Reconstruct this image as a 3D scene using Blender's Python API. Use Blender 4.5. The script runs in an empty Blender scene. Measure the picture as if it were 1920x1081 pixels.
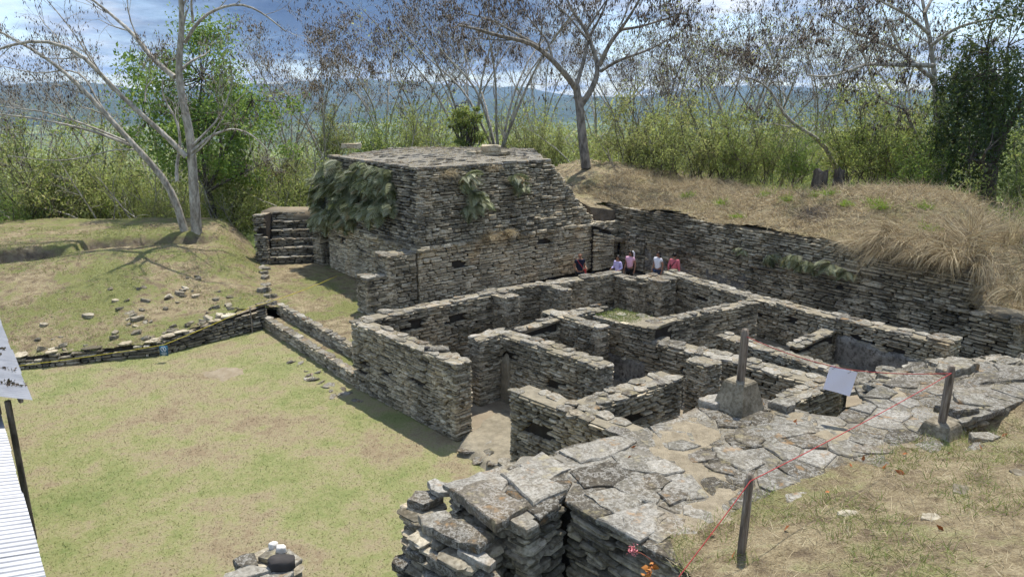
import bpy, math
import numpy as np
from mathutils import Matrix, Vector

# ------------------------------------------------------------------ camera, sky, sun, exposure
scene = bpy.context.scene
CAM_H, TILT = 8.5, math.radians(14.5)
cam_data = bpy.data.cameras.new('camera')
cam_data.sensor_width = 36.0
cam_data.lens = 36.0 * 1330.0 / 1920.0
cam_data.clip_start = 0.1
cam_data.clip_end = 60000
cam = bpy.data.objects.new('camera', cam_data)
scene.collection.objects.link(cam)
cam.location = (0, 0, CAM_H)
cam.rotation_euler = (math.pi / 2 - TILT, 0, 0)
scene.camera = cam

SUN_ELEV = math.radians(68)
SUN_AZ = math.atan2(0.36, 0.93)          # from +Y towards +X: beyond the ruin, a little to the right
sun_data = bpy.data.lights.new('sun', 'SUN')
sun_data.energy = 3.7
sun_data.angle = math.radians(0.6)
sun_data.color = (1.0, 0.95, 0.86)
sun = bpy.data.objects.new('sun', sun_data)
scene.collection.objects.link(sun)
sd = Vector((math.sin(SUN_AZ) * math.cos(SUN_ELEV), math.cos(SUN_AZ) * math.cos(SUN_ELEV), math.sin(SUN_ELEV)))
sun.rotation_euler = sd.to_track_quat('Z', 'Y').to_euler()
sun.location = (20, 40, 60)

world = bpy.data.worlds.new('World')
scene.world = world
world.use_nodes = True
def build_world():
    nt = world.node_tree; N = nt.nodes; K = nt.links
    N.clear()
    out = N.new('ShaderNodeOutputWorld'); bg = N.new('ShaderNodeBackground')
    bg.inputs['Strength'].default_value = 0.15
    sky = N.new('ShaderNodeTexSky'); sky.sky_type = 'NISHITA'; sky.sun_disc = False
    sky.sun_elevation = SUN_ELEV; sky.sun_rotation = SUN_AZ
    sky.altitude = 900; sky.air_density = 1.0; sky.dust_density = 1.5; sky.ozone_density = 1.5
    tc = N.new('ShaderNodeTexCoord')
    sep = N.new('ShaderNodeSeparateXYZ'); K.new(tc.outputs['Generated'], sep.inputs[0])
    def math_(op, a, b=None, c=None):
        n = N.new('ShaderNodeMath'); n.operation = op
        for i, v in enumerate((a, b, c)):
            if v is None: continue
            if isinstance(v, (int, float)): n.inputs[i].default_value = v
            else: K.new(v, n.inputs[i])
        return n.outputs[0]
    den = math_('ADD', math_('MAXIMUM', sep.outputs['Z'], 0.0), 0.11)
    cu = math_('DIVIDE', sep.outputs['X'], den); cv = math_('DIVIDE', sep.outputs['Y'], den)
    cmb = N.new('ShaderNodeCombineXYZ'); K.new(cu, cmb.inputs[0]); K.new(cv, cmb.inputs[1])
    def noise(scale, detail, off, rough=0.55, dist=0.0):
        mp = N.new('ShaderNodeMapping'); mp.inputs['Location'].default_value = off
        K.new(cmb.outputs[0], mp.inputs[0])
        n = N.new('ShaderNodeTexNoise'); n.inputs['Scale'].default_value = scale; n.inputs['Detail'].default_value = detail
        n.inputs['Roughness'].default_value = rough; n.inputs['Distortion'].default_value = dist
        K.new(mp.outputs[0], n.inputs['Vector']); return n.outputs['Fac']
    def ramp(fac, stops):
        r = N.new('ShaderNodeValToRGB'); K.new(fac, r.inputs[0])
        e = r.color_ramp.elements
        while len(e) < len(stops): e.new(0.5)
        for i, (p, c) in enumerate(stops):
            e[i].position = p; e[i].color = c if len(c) == 4 else (*c, 1)
        return r.outputs[0]
    def mix(f, a, b):
        m = N.new('ShaderNodeMix'); m.data_type = 'RGBA'
        if isinstance(f, (int, float)): m.inputs[0].default_value = f
        else: K.new(f, m.inputs[0])
        for s, v in ((6, a), (7, b)):
            if isinstance(v, tuple): m.inputs[s].default_value = (*v, 1)
            else: K.new(v, m.inputs[s])
        return m.outputs[2]
    # broken cumulus everywhere, a heavier slate-blue rain cloud over the valley to the north
    body = noise(1.15, 7, (3.1, 0.7, 0.0), 0.56, 0.3)
    shade = noise(2.3, 6, (7.7, 2.2, 0.0), 0.6)
    cloudcol = ramp(shade, [(0.32, (1.3, 1.9, 2.9)), (0.50, (2.6, 3.1, 3.9)), (0.66, (4.4, 4.6, 4.9))])
    mask = ramp(body, [(0.42, (0, 0, 0)), (0.58, (1, 1, 1))])
    skyc = mix(0.0, sky.outputs[0], (1, 1, 1))
    c1 = mix(mask, skyc, cloudcol)
    az = math_('ARCTAN2', sep.outputs['X'], sep.outputs['Y'])
    wob = noise(3.0, 5, (1.3, 5.2, 0.0), 0.6)
    wobc = math_('SUBTRACT', wob, 0.5)
    # the rain cloud: a wide slate bank from the left of the view to its middle, with a torn lower edge
    azw = math_('ADD', az, math_('MULTIPLY', wobc, 0.30))
    lft = N.new('ShaderNodeMapRange'); K.new(azw, lft.inputs[0]); lft.interpolation_type = 'SMOOTHSTEP'
    lft.inputs[1].default_value = -0.62; lft.inputs[2].default_value = -0.30
    rgt = N.new('ShaderNodeMapRange'); K.new(azw, rgt.inputs[0]); rgt.interpolation_type = 'SMOOTHSTEP'
    rgt.inputs[1].default_value = 0.20; rgt.inputs[2].default_value = -0.02
    el = math_('ADD', sep.outputs['Z'], math_('MULTIPLY', wobc, 0.05))
    up = N.new('ShaderNodeMapRange'); K.new(el, up.inputs[0]); up.interpolation_type = 'SMOOTHSTEP'
    up.inputs[1].default_value = 0.028; up.inputs[2].default_value = 0.068
    st = math_('MULTIPLY', math_('MULTIPLY', math_('MULTIPLY', lft.outputs[0], rgt.outputs[0]), up.outputs[0]), 0.95)
    storm = ramp(noise(1.3, 5, (2.0, 9.0, 0.0)), [(0.35, (0.16, 0.33, 0.78)), (0.65, (0.34, 0.62, 1.22))])
    c2 = mix(st, c1, storm)
    K.new(c2, bg.inputs['Color']); K.new(bg.outputs[0], out.inputs[0])
build_world()

scene.view_settings.view_transform = 'Standard'
scene.view_settings.look = 'None'
scene.view_settings.gamma = 1.0
scene.view_settings.use_curve_mapping = False
scene.view_settings.exposure = 0.78
scene.render.engine = 'CYCLES'
scene.cycles.use_denoising = True
scene.cycles.adaptive_threshold = 0.03
scene.cycles.max_bounces = 6
scene.cycles.diffuse_bounces = 4
scene.cycles.transmission_bounces = 4
scene.cycles.volume_bounces = 0
scene.cycles.sample_clamp_indirect = 6.0

# ------------------------------------------------------------------ helpers
C = scene.collection
RNG = np.random.default_rng(11)
CAMP = np.array([0, 0, CAM_H])
_c, _s = math.cos(TILT), math.sin(TILT)
def at(px, py, Y):
    """the point at distance Y in front of the viewer that a sight line through the given place meets"""
    x = (px - 960) / 1330.0; y = (540.5 - py) / 1330.0
    t = Y / (_c + y * _s)
    return np.array([x * t, Y, CAM_H + (-_s + y * _c) * t])
def link(o, parent=None):
    C.objects.link(o)
    if parent is not None: o.parent = parent
    return o
def tag(o, label, cat, group=None, kind=None):
    if label: o['label'] = label
    if cat: o['category'] = cat
    if group: o['group'] = group
    if kind: o['kind'] = kind
    return o
def empty(name, loc, label=None, cat=None, group=None, kind=None):
    o = bpy.data.objects.new(name, None); o.location = loc; o.empty_display_size = 0.2
    link(o); tag(o, label, cat, group, kind); return o
def mesh_obj(name, V, Fc, mat, parent=None, smooth=False, origin=None, mats=None, midx=None):
    """V (n,3) world verts; Fc: (m,k) array or list of faces. Child meshes stay in world space minus the parent's location."""
    V = np.asarray(V, float)
    off = np.zeros(3)
    if parent is not None: off = np.array(parent.location)
    elif origin is not None: off = np.array(origin, float)
    me = bpy.data.meshes.new(name)
    Vl = (V - off).astype(np.float32)
    if isinstance(Fc, np.ndarray):
        m, k = Fc.shape
        me.vertices.add(len(Vl)); me.vertices.foreach_set('co', Vl.ravel())
        me.loops.add(m * k); me.loops.foreach_set('vertex_index', Fc.astype(np.int32).ravel())
        me.polygons.add(m); me.polygons.foreach_set('loop_start', np.arange(0, m * k, k, dtype=np.int32))
        me.polygons.foreach_set('loop_total', np.full(m, k, np.int32))
    else:
        me.from_pydata([tuple(v) for v in Vl], [], [tuple(int(i) for i in f) for f in Fc])
    for mm in (mats if mats else [mat]): me.materials.append(mm)
    if midx is not None: me.polygons.foreach_set('material_index', np.asarray(midx, np.int32))
    me.update(calc_edges=True)
    if smooth: me.polygons.foreach_set('use_smooth', np.ones(len(me.polygons), bool))
    o = bpy.data.objects.new(name, me)
    if parent is None and origin is not None: o.location = origin
    return link(o, parent)
class Geo:
    """collects triangles / quads (as padded triangles) of one mesh"""
    def __init__(s): s.v = []; s.f = []; s.n = 0
    def add(s, V, F):
        V = np.asarray(V, float); F = np.asarray(F, int)
        if F.shape[1] == 4: F = np.concatenate([F[:, [0, 1, 2]], F[:, [0, 2, 3]]])
        s.v.append(V); s.f.append(F + s.n); s.n += len(V)
    def poly(s, V, faces):
        F = []
        for f in faces:
            for i in range(1, len(f) - 1): F.append((f[0], f[i], f[i + 1]))
        s.add(V, np.array(F))
    def box(s, lo, hi, rz=0, c=None):
        lo = np.array(lo, float); hi = np.array(hi, float)
        V = np.array([[x, y, z] for z in (lo[2], hi[2]) for y in (lo[1], hi[1]) for x in (lo[0], hi[0])])
        if rz:
            cc = np.array(c if c is not None else (lo + hi) / 2); R = np.array([[math.cos(rz), -math.sin(rz), 0], [math.sin(rz), math.cos(rz), 0], [0, 0, 1]])
            V = (V - cc) @ R.T + cc
        s.add(V, np.array([[0, 2, 3, 1], [4, 5, 7, 6], [0, 1, 5, 4], [2, 6, 7, 3], [0, 4, 6, 2], [1, 3, 7, 5]]))
    def tube(s, P, R, k=5, cap=True):
        P = np.asarray(P, float); R = np.asarray(R, float); n = len(P)
        T = np.gradient(P, axis=0); T /= np.linalg.norm(T, axis=1)[:, None] + 1e-9
        ref = np.array([0, 0, 1.0]) if abs(T[0][2]) < 0.8 else np.array([1.0, 0, 0])
        A = np.cross(T, ref); A /= np.linalg.norm(A, axis=1)[:, None] + 1e-9
        B = np.cross(T, A)
        th = np.arange(k) * 2 * math.pi / k
        ring = P[:, None, :] + R[:, None, None] * (np.cos(th)[None, :, None] * A[:, None, :] + np.sin(th)[None, :, None] * B[:, None, :])
        V = ring.reshape(-1, 3)
        i = np.arange(n - 1)[:, None] * k; j = np.arange(k)[None, :]; j2 = (j + 1) % k
        F = np.stack([i + j, i + j2, i + k + j2, i + k + j], -1).reshape(-1, 4)
        s.add(V, F)
        if cap and k > 3:
            s.poly(ring[-1], [list(range(k))]); s.poly(ring[0], [list(range(k))[::-1]])
    def build(s, name, mat, parent=None, smooth=False, origin=None):
        if not s.v: return None
        return mesh_obj(name, np.concatenate(s.v), np.concatenate(s.f), mat, parent, smooth, origin)
def unit(v):
    v = np.asarray(v, float); return v / (np.linalg.norm(v) + 1e-12)
_perm = np.random.default_rng(5).random((256, 256))
def vnoise(x, y, oct=4, f=1.0):
    x = np.asarray(x, float); y = np.asarray(y, float); out = np.zeros(np.broadcast(x, y).shape); a = 1; tot = 0
    for o in range(oct):
        X = x * f + 17.3 * o; Y = y * f + 41.7 * o
        xi = np.floor(X).astype(int); yi = np.floor(Y).astype(int); fx = X - xi; fy = Y - yi
        fx = fx * fx * (3 - 2 * fx); fy = fy * fy * (3 - 2 * fy)
        g = lambda i, j: _perm[(xi + i) & 255, (yi + j) & 255]
        out = out + a * ((g(0, 0) * (1 - fx) + g(1, 0) * fx) * (1 - fy) + (g(0, 1) * (1 - fx) + g(1, 1) * fx) * fy)
        tot += a; a *= 0.5; f *= 2.03
    return out / tot
def sstep(a, b, x):
    t = np.clip((np.asarray(x, float) - a) / (b - a), 0, 1); return t * t * (3 - 2 * t)
def in_poly(x, y, poly):
    ins = np.zeros(x.shape, bool); n = len(poly)
    for i in range(n):
        x1, y1 = poly[i]; x2, y2 = poly[(i + 1) % n]
        cr = ((y1 > y) != (y2 > y)) & (x < (x2 - x1) * (y - y1) / ((y2 - y1) + 1e-12) + x1)
        ins ^= cr
    return ins
def seg_dist(x, y, a, b):
    ax, ay = a; bx, by = b; dx, dy = bx - ax, by - ay
    t = np.clip(((x - ax) * dx + (y - ay) * dy) / (dx * dx + dy * dy), 0, 1)
    return np.hypot(x - ax - t * dx, y - ay - t * dy)
def side(x, y, a, b):
    """signed distance, positive to the left of a->b"""
    d = np.array(b, float) - np.array(a, float); d /= np.hypot(*d)
    return d[0] * (y - a[1]) - d[1] * (x - a[0])

# ------------------------------------------------------------------ materials
class NT:
    def __init__(s, name):
        s.m = bpy.data.materials.new(name); s.m.use_nodes = True
        s.t = s.m.node_tree; s.N = s.t.nodes; s.K = s.t.links; s.N.clear()
        s.out = s.N.new('ShaderNodeOutputMaterial'); s.b = s.N.new('ShaderNodeBsdfPrincipled')
        s.K.new(s.b.outputs[0], s.out.inputs[0])
        s.b.inputs['Roughness'].default_value = 0.9
        s.b.inputs['Specular IOR Level'].default_value = 0.25
        s.geo = s.N.new('ShaderNodeNewGeometry')
        s.pos = s.geo.outputs['Position']
    def setin(s, node, i, v):
        if v is None: return
        if isinstance(v, bpy.types.NodeSocket): s.K.new(v, node.inputs[i])
        elif isinstance(v, tuple) and len(v) == 3 and node.inputs[i].type == 'RGBA': node.inputs[i].default_value = (*v, 1)
        else: node.inputs[i].default_value = v
    def noise(s, scale, detail=3, rough=0.55, vec=None, dist=0.0, stretch=None, off=None):
        v = vec if vec is not None else s.pos
        if stretch is not None or off is not None:
            mp = s.N.new('ShaderNodeMapping'); s.K.new(v, mp.inputs[0])
            if stretch: mp.inputs['Scale'].default_value = stretch
            if off: mp.inputs['Location'].default_value = off
            v = mp.outputs[0]
        n = s.N.new('ShaderNodeTexNoise'); n.inputs['Scale'].default_value = scale; n.inputs['Detail'].default_value = detail
        n.inputs['Roughness'].default_value = rough; n.inputs['Distortion'].default_value = dist
        s.K.new(v, n.inputs['Vector']); return n.outputs['Fac']
    def ramp(s, fac, stops, interp='LINEAR'):
        r = s.N.new('ShaderNodeValToRGB'); s.setin(r, 0, fac); r.color_ramp.interpolation = interp
        e = r.color_ramp.elements
        while len(e) < len(stops): e.new(0.5)
        for i, (p, c) in enumerate(stops):
            e[i].position = p
            e[i].color = (c, c, c, 1) if isinstance(c, (int, float)) else (*c, 1)
        return r.outputs[0]
    def mix(s, f, a, b, mode='MIX'):
        m = s.N.new('ShaderNodeMix'); m.data_type = 'RGBA'; m.blend_type = mode
        s.setin(m, 0, f); s.setin(m, 6, a); s.setin(m, 7, b); return m.outputs[2]
    def math(s, op, a, b=None, c=None):
        n = s.N.new('ShaderNodeMath'); n.operation = op
        for i, v in enumerate((a, b, c)): s.setin(n, i, v)
        return n.outputs[0]
    def rnd(s):
        """one random number per loose piece of a mesh, or per object"""
        oi = s.N.new('ShaderNodeObjectInfo')
        return s.math('FRACT', s.math('ADD', oi.outputs['Random'], s.geo.outputs['Random Per Island']))
    def upness(s):
        sp = s.N.new('ShaderNodeSeparateXYZ'); s.K.new(s.geo.outputs['Normal'], sp.inputs[0]); return sp.outputs['Z']
    def color(s, c): s.setin(s.b, 'Base Color', c)
    def bump(s, h, strength=0.5, dist=0.02):
        b = s.N.new('ShaderNodeBump'); b.inputs['Strength'].default_value = strength; b.inputs['Distance'].default_value = dist
        s.K.new(h, b.inputs['Height']); s.K.new(b.outputs[0], s.b.inputs['Normal'])
    def translucent(s, col, fac=0.35):
        tr = s.N.new('ShaderNodeBsdfTranslucent'); s.setin(tr, 0, col)
        mx = s.N.new('ShaderNodeMixShader'); mx.inputs[0].default_value = fac
        s.K.new(s.b.outputs[0], mx.inputs[1]); s.K.new(tr.outputs[0], mx.inputs[2]); s.K.new(mx.outputs[0], s.out.inputs[0])

def mat_plain(name, col, rough=0.8, bumpscale=None, var=0.0):
    n = NT(name)
    if var:
        f = n.noise(9, 3)
        n.color(n.ramp(f, [(0.3, tuple(c * (1 - var) for c in col)), (0.7, tuple(min(1, c * (1 + var)) for c in col))]))
    else: n.color(col)
    n.b.inputs['Roughness'].default_value = rough
    if bumpscale: n.bump(n.noise(bumpscale, 4), 0.4, 0.01)
    return n.m

def mat_stone(name, stops, dark=0.75, lichen=0.0, bump=0.5, brown=0.3, grain=26, tint=0.0):
    n = NT(name)
    base = n.ramp(n.rnd(), stops)
    f1 = n.noise(grain * 0.5, 4, 0.68)                       # grain and blotches inside one stone, also the relief
    base = n.mix(n.ramp(f1, [(0.38, 0.75), (0.56, 0.0)]), base, n.mix(1.0, base, (0.42, 0.40, 0.36), 'MULTIPLY'))
    base = n.mix(n.ramp(f1, [(0.56, 0.0), (0.74, 0.55)]), base, (0.44, 0.41, 0.34))
    st = n.noise(0.7, 4, 0.68, stretch=(1.0, 1.0, 0.6), off=(2, 8, 3))   # black biofilm in broad stains, earth staining elsewhere
    base = n.mix(n.math('MULTIPLY', n.ramp(st, [(0.47, 0.0), (0.60, 1.0)]), dark), base, n.mix(1.0, base, (0.28, 0.27, 0.25), 'MULTIPLY'))
    base = n.mix(n.math('MULTIPLY', n.ramp(st, [(0.34, 1.0), (0.46, 0.0)]), brown), base, n.mix(1.0, base, (0.95, 0.72, 0.46), 'MULTIPLY'))
    if lichen:
        l = n.noise(3.0, 5, 0.72, off=(4, 4, 9))
        base = n.mix(n.math('MULTIPLY', n.ramp(l, [(0.60, 0.0), (0.68, 1.0)]), lichen), base, (0.36, 0.20, 0.07))
        base = n.mix(n.math('MULTIPLY', n.ramp(l, [(0.34, 1.0), (0.42, 0.0)]), lichen * 0.7), base, (0.42, 0.36, 0.19))
        base = n.mix(n.math('MULTIPLY', n.ramp(l, [(0.50, 0.0), (0.53, 1.0), (0.56, 0.0)]), 0.4), base, (0.50, 0.485, 0.44))
    n.color(base)
    n.b.inputs['Roughness'].default_value = 0.93
    n.bump(f1, bump, 0.03)
    return n.m

M = {}
M['stone'] = mat_stone('weathered limestone', [(0.0, (0.153, 0.131, 0.090)), (0.2, (0.306, 0.266, 0.184)), (0.5, (0.432, 0.373, 0.266)), (0.8, (0.522, 0.455, 0.329)), (1.0, (0.630, 0.567, 0.436))], dark=0.60, bump=0.4)
M['stone_pale'] = mat_stone('pale temple limestone', [(0.0, (0.28, 0.24, 0.165)), (0.25, (0.47, 0.40, 0.28)), (0.6, (0.60, 0.52, 0.37)), (1.0, (0.70, 0.62, 0.465))], dark=0.42, brown=0.45, bump=0.4)
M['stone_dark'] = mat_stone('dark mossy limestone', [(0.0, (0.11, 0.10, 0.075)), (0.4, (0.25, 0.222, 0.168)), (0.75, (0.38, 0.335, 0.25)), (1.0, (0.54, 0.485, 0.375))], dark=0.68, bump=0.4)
M['cap'] = mat_stone('lichened cap stone', [(0.0, (0.108, 0.096, 0.077)), (0.4, (0.184, 0.167, 0.129)), (0.8, (0.257, 0.232, 0.183)), (1.0, (0.351, 0.329, 0.279))], dark=0.4, lichen=0.55, brown=0.5, bump=0.35)
M['flag'] = mat_stone('grey flagstone', [(0.0, (0.077, 0.067, 0.051)), (0.3, (0.131, 0.117, 0.093)), (0.6, (0.184, 0.171, 0.141)), (0.85, (0.239, 0.223, 0.189)), (1.0, (0.324, 0.306, 0.270))], dark=0.4, lichen=0.45, brown=0.45, grain=40, bump=0.4)

M['slab_dark'] = mat_stone('dark weathered slab', [(0.0, (0.10, 0.087, 0.066)), (1.0, (0.17, 0.15, 0.12))], dark=0.25, lichen=0.4, brown=0.4, grain=40, bump=0.4)
M['slab_light'] = mat_stone('pale weathered slab', [(0.0, (0.211, 0.194, 0.158)), (1.0, (0.317, 0.295, 0.251))], dark=0.35, lichen=0.45, brown=0.3, grain=40, bump=0.4)

def mat_mortar(name, a, b, scale=7, dark=0.0):
    n = NT(name)
    f = n.noise(scale, 6, 0.65)
    c = n.ramp(f, [(0.3, a), (0.7, b)])
    g = n.noise(60, 2, 0.6)
    c = n.mix(n.ramp(g, [(0.5, 0.0), (0.7, 0.5)]), c, tuple(x * 0.5 for x in a))
    n.color(c); n.bump(n.math('ADD', f, n.math('MULTIPLY', g, 0.4)), 0.8, 0.03)
    return n.m
M['core'] = mat_mortar('dark joint earth', (0.022, 0.018, 0.014), (0.05, 0.042, 0.032))
M['topfill'] = mat_mortar('sandy mortar', (0.16, 0.14, 0.10), (0.31, 0.27, 0.195), 5)
def make_plaster():
    n = NT('old grey stucco'); f = n.noise(1.7, 6, 0.72); g = n.noise(9, 5, 0.7, off=(3, 3, 1))
    c = n.ramp(f, [(0.34, (0.055, 0.05, 0.044)), (0.47, (0.17, 0.16, 0.14)), (0.60, (0.27, 0.255, 0.225)), (0.7, (0.36, 0.34, 0.29))])
    c = n.mix(n.ramp(g, [(0.40, 0.85), (0.50, 0.0)]), c, (0.07, 0.06, 0.048)); n.color(c); n.bump(n.math('ADD', f, g), 0.9, 0.05); return n.m
M['plaster'] = make_plaster()
M['dirt'] = mat_mortar('trodden earth', (0.18, 0.145, 0.10), (0.31, 0.26, 0.185), 1.6)
M['grey_mortar'] = mat_mortar('grey joint mortar', (0.14, 0.125, 0.10), (0.27, 0.25, 0.205), 4)

def lawn_color(n):
    """green and straw patches by place, shared by the turf and its blades"""
    a = n.noise(0.24, 5, 0.62, off=(3.0, 1.0, 0)); b = n.noise(1.5, 4, 0.62, off=(9, 4, 0)); d = n.noise(9, 4, 0.65)
    f = n.math('ADD', n.math('ADD', n.math('MULTIPLY', a, 0.56), n.math('MULTIPLY', b, 0.28)), n.math('MULTIPLY', d, 0.16))
    return n.ramp(f, [(0.41, (0.225, 0.175, 0.11)), (0.455, (0.265, 0.225, 0.135)), (0.495, (0.255, 0.24, 0.12)), (0.54, (0.215, 0.225, 0.092)), (0.62, (0.155, 0.19, 0.062))])
def make_lawn():
    n = NT('short turf')
    c = lawn_color(n)
    g = n.noise(17, 5, 0.78, stretch=(1, 1, 0.2)); c = n.mix(n.ramp(g, [(0.34, 0.5), (0.56, 0.0)]), c, n.mix(1.0, c, (0.62, 0.56, 0.46), 'MULTIPLY'))
    soil = n.noise(0.8, 4, 0.6, off=(20, 3, 0))
    c = n.mix(n.ramp(soil, [(0.60, 0.0), (0.70, 0.6)]), c, (0.25, 0.20, 0.125))
    n.color(c); n.bump(g, 0.9, 0.03); return n.m
M['lawn'] = make_lawn()
def make_blade(name, lawn=True, stops=None, tr=0.3):
    n = NT(name)
    c = lawn_color(n) if lawn else n.ramp(n.rnd(), stops)
    v = n.ramp(n.rnd(), [(0.0, 0.82), (1.0, 1.15)]) if lawn else None
    if lawn:
        m = n.N.new('ShaderNodeMix'); m.data_type = 'RGBA'; m.blend_type = 'MULTIPLY'; m.inputs[0].default_value = 1.0
        n.K.new(c, m.inputs[6]); n.K.new(v, m.inputs[7]); c = m.outputs[2]
    n.color(c); n.b.inputs['Roughness'].default_value = 0.7
    n.translucent(c, tr); return n.m
M['blade'] = make_blade('lawn blades')
M['straw'] = make_blade('dry straw', False, [(0.0, (0.19, 0.145, 0.085)), (0.4, (0.35, 0.28, 0.17)), (0.8, (0.50, 0.415, 0.26)), (1.0, (0.60, 0.52, 0.35))])
M['greenblade'] = make_blade('fresh green grass', False, [(0.0, (0.10, 0.15, 0.03)), (0.5, (0.17, 0.23, 0.05)), (0.85, (0.27, 0.29, 0.09)), (1.0, (0.42, 0.37, 0.17))])
def make_drymound(name, green=0.3, seed=0):
    n = NT(name)
    a = n.noise(0.45, 5, 0.62, off=(seed, 2, 0)); b = n.noise(3.0, 5, 0.65, off=(seed, 7, 0)); g = n.noise(34, 4, 0.7)
    f = n.math('ADD', n.math('MULTIPLY', a, 0.6), n.math('MULTIPLY', b, 0.4))
    c = n.ramp(b, [(0.35, (0.16, 0.12, 0.075)), (0.5, (0.29, 0.235, 0.14)), (0.66, (0.41, 0.345, 0.22))])
    c = n.mix(n.ramp(f, [(0.52 - 0.06 * green, 0.0), (0.60 - 0.06 * green, green * 2.2 if green < 0.45 else 1.0)]), c, (0.20, 0.21, 0.075))
    c = n.mix(n.ramp(g, [(0.38, 0.7), (0.56, 0.0)]), c, n.mix(1.0, c, (0.42, 0.38, 0.32), 'MULTIPLY'))
    c = n.mix(n.ramp(n.upness(), [(0.62, 0.9), (0.80, 0.0)]), c, n.ramp(b, [(0.35, (0.075, 0.058, 0.042)), (0.65, (0.19, 0.15, 0.11))]))   # bare earth where it is too steep for turf
    n.color(c); n.bump(n.math('ADD', g, b), 0.9, 0.05); return n.m
M['mound'] = make_drymound('dry grass slope', 1.05, 3)
M['thatch'] = make_drymound('mown dead grass', 0.22, 8)
M['terrace'] = make_drymound('terrace turf', 0.55, 14)
M['hillside'] = make_drymound('dry hillside turf', 0.32, 25)

# ------------------------------------------------------------------ stones
NVAR = 14
def _face_variant(r):
    k = 7
    base = np.array([[-0.5, -0.28], [-0.40, -0.5], [0.36, -0.5], [0.5, -0.22], [0.47, 0.33], [0.30, 0.5], [-0.42, 0.5]])
    b = base + r.normal(0, 0.05, base.shape); b = np.clip(b, -0.53, 0.53)
    if r.random() < 0.5: b[:, 0] *= -1; b = b[::-1]
    if r.random() < 0.5: b[:, 1] *= -1; b = b[::-1]
    c = r.normal(0, 0.05, 2)
    rings = [(0.80, 0.66, 0.02), (1.0, 1.0, 0.22), (1.0, 1.0, 1.0)]
    V = []
    for sx, sz, y in rings:
        for q in b: V.append([c[0] * (1 - sx) + q[0] * sx, y + (r.normal(0, 0.05) if y < 0.5 else 0), c[1] * (1 - sz) + q[1] * sz])
    F = [[0, i, i + 1] for i in range(1, k - 1)]
    for a in range(2):
        for i in range(k):
            j = (i + 1) % k; F += [[a * k + i, (a + 1) * k + i, (a + 1) * k + j], [a * k + i, (a + 1) * k + j, a * k + j]]
    return np.array(V), np.array(F)
_vr = np.random.default_rng(3)
FACEV = []; FACEF = None
for _ in range(NVAR):
    v, f = _face_variant(_vr); FACEV.append(v)
_tmpl = np.array([[0, i, i + 1] for i in range(1, 6)] + sum([[[a * 7 + i, (a + 1) * 7 + i, (a + 1) * 7 + (i + 1) % 7], [a * 7 + i, (a + 1) * 7 + (i + 1) % 7, a * 7 + (i + 1) % 7]] for a in range(2) for i in range(7)], []))
FACEV = np.array(FACEV); FACEF = _tmpl
# slab variants: x,y in -.5...5, z 0..1 (top), used for cap stones, flagstones, treads and loose rocks
def _slab_variant(r, rough=0.06, k=8):
    th = (np.arange(k) + r.uniform(-0.30, 0.30, k)) * 2 * math.pi / k + math.pi / 8 + r.uniform(-0.2, 0.2)
    sq = 1.0 / np.maximum(np.abs(np.cos(th)), np.abs(np.sin(th)))
    rad = 0.5 * (0.82 * sq + 0.18 * 1.12) * r.uniform(0.84, 1.05, k)
    b = np.stack([np.cos(th) * rad, np.sin(th) * rad], 1); b = np.clip(b, -0.52, 0.52)
    V = []
    for s, z in ((0.92, 0.0), (1.0, 0.22), (1.0, 0.80), (0.955, 1.0)):
        for q in b: V.append([q[0] * s + r.normal(0, rough * 0.3), q[1] * s + r.normal(0, rough * 0.3), z + r.normal(0, rough)])
    V.append([0, 0, 1.0 + r.normal(0.03, 0.04)])
    return np.array(V)
KS = 8
_f = []
for a in range(3):
    for i in range(KS):
        j = (i + 1) % KS; _f += [[a * KS + i, a * KS + j, (a + 1) * KS + j], [a * KS + i, (a + 1) * KS + j, (a + 1) * KS + i]]
_f += [[3 * KS + i, 3 * KS + (i + 1) % KS, 4 * KS] for i in range(KS)] + [[0, i + 1, i] for i in range(1, KS - 1)]
SLABF = np.array(_f)
SLABV = np.array([_slab_variant(_vr) for _ in range(NVAR)])
def _var_meshes(name, VV, FF, mat):
    out = []
    for v in VV:
        me = bpy.data.meshes.new(name); me.from_pydata([tuple(q) for q in v], [], [tuple(int(i) for i in f) for f in FF]); me.materials.append(mat); me.update(); out.append(me)
    return out
_mesh_cache = {}
def var_mesh(kind, mat, i):
    key = (kind, mat.name)
    if key not in _mesh_cache: _mesh_cache[key] = _var_meshes('stone', FACEV if kind == 'face' else SLABV, FACEF if kind == 'face' else SLABF, mat)
    return _mesh_cache[key][i]
N_PARTS = 0
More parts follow.
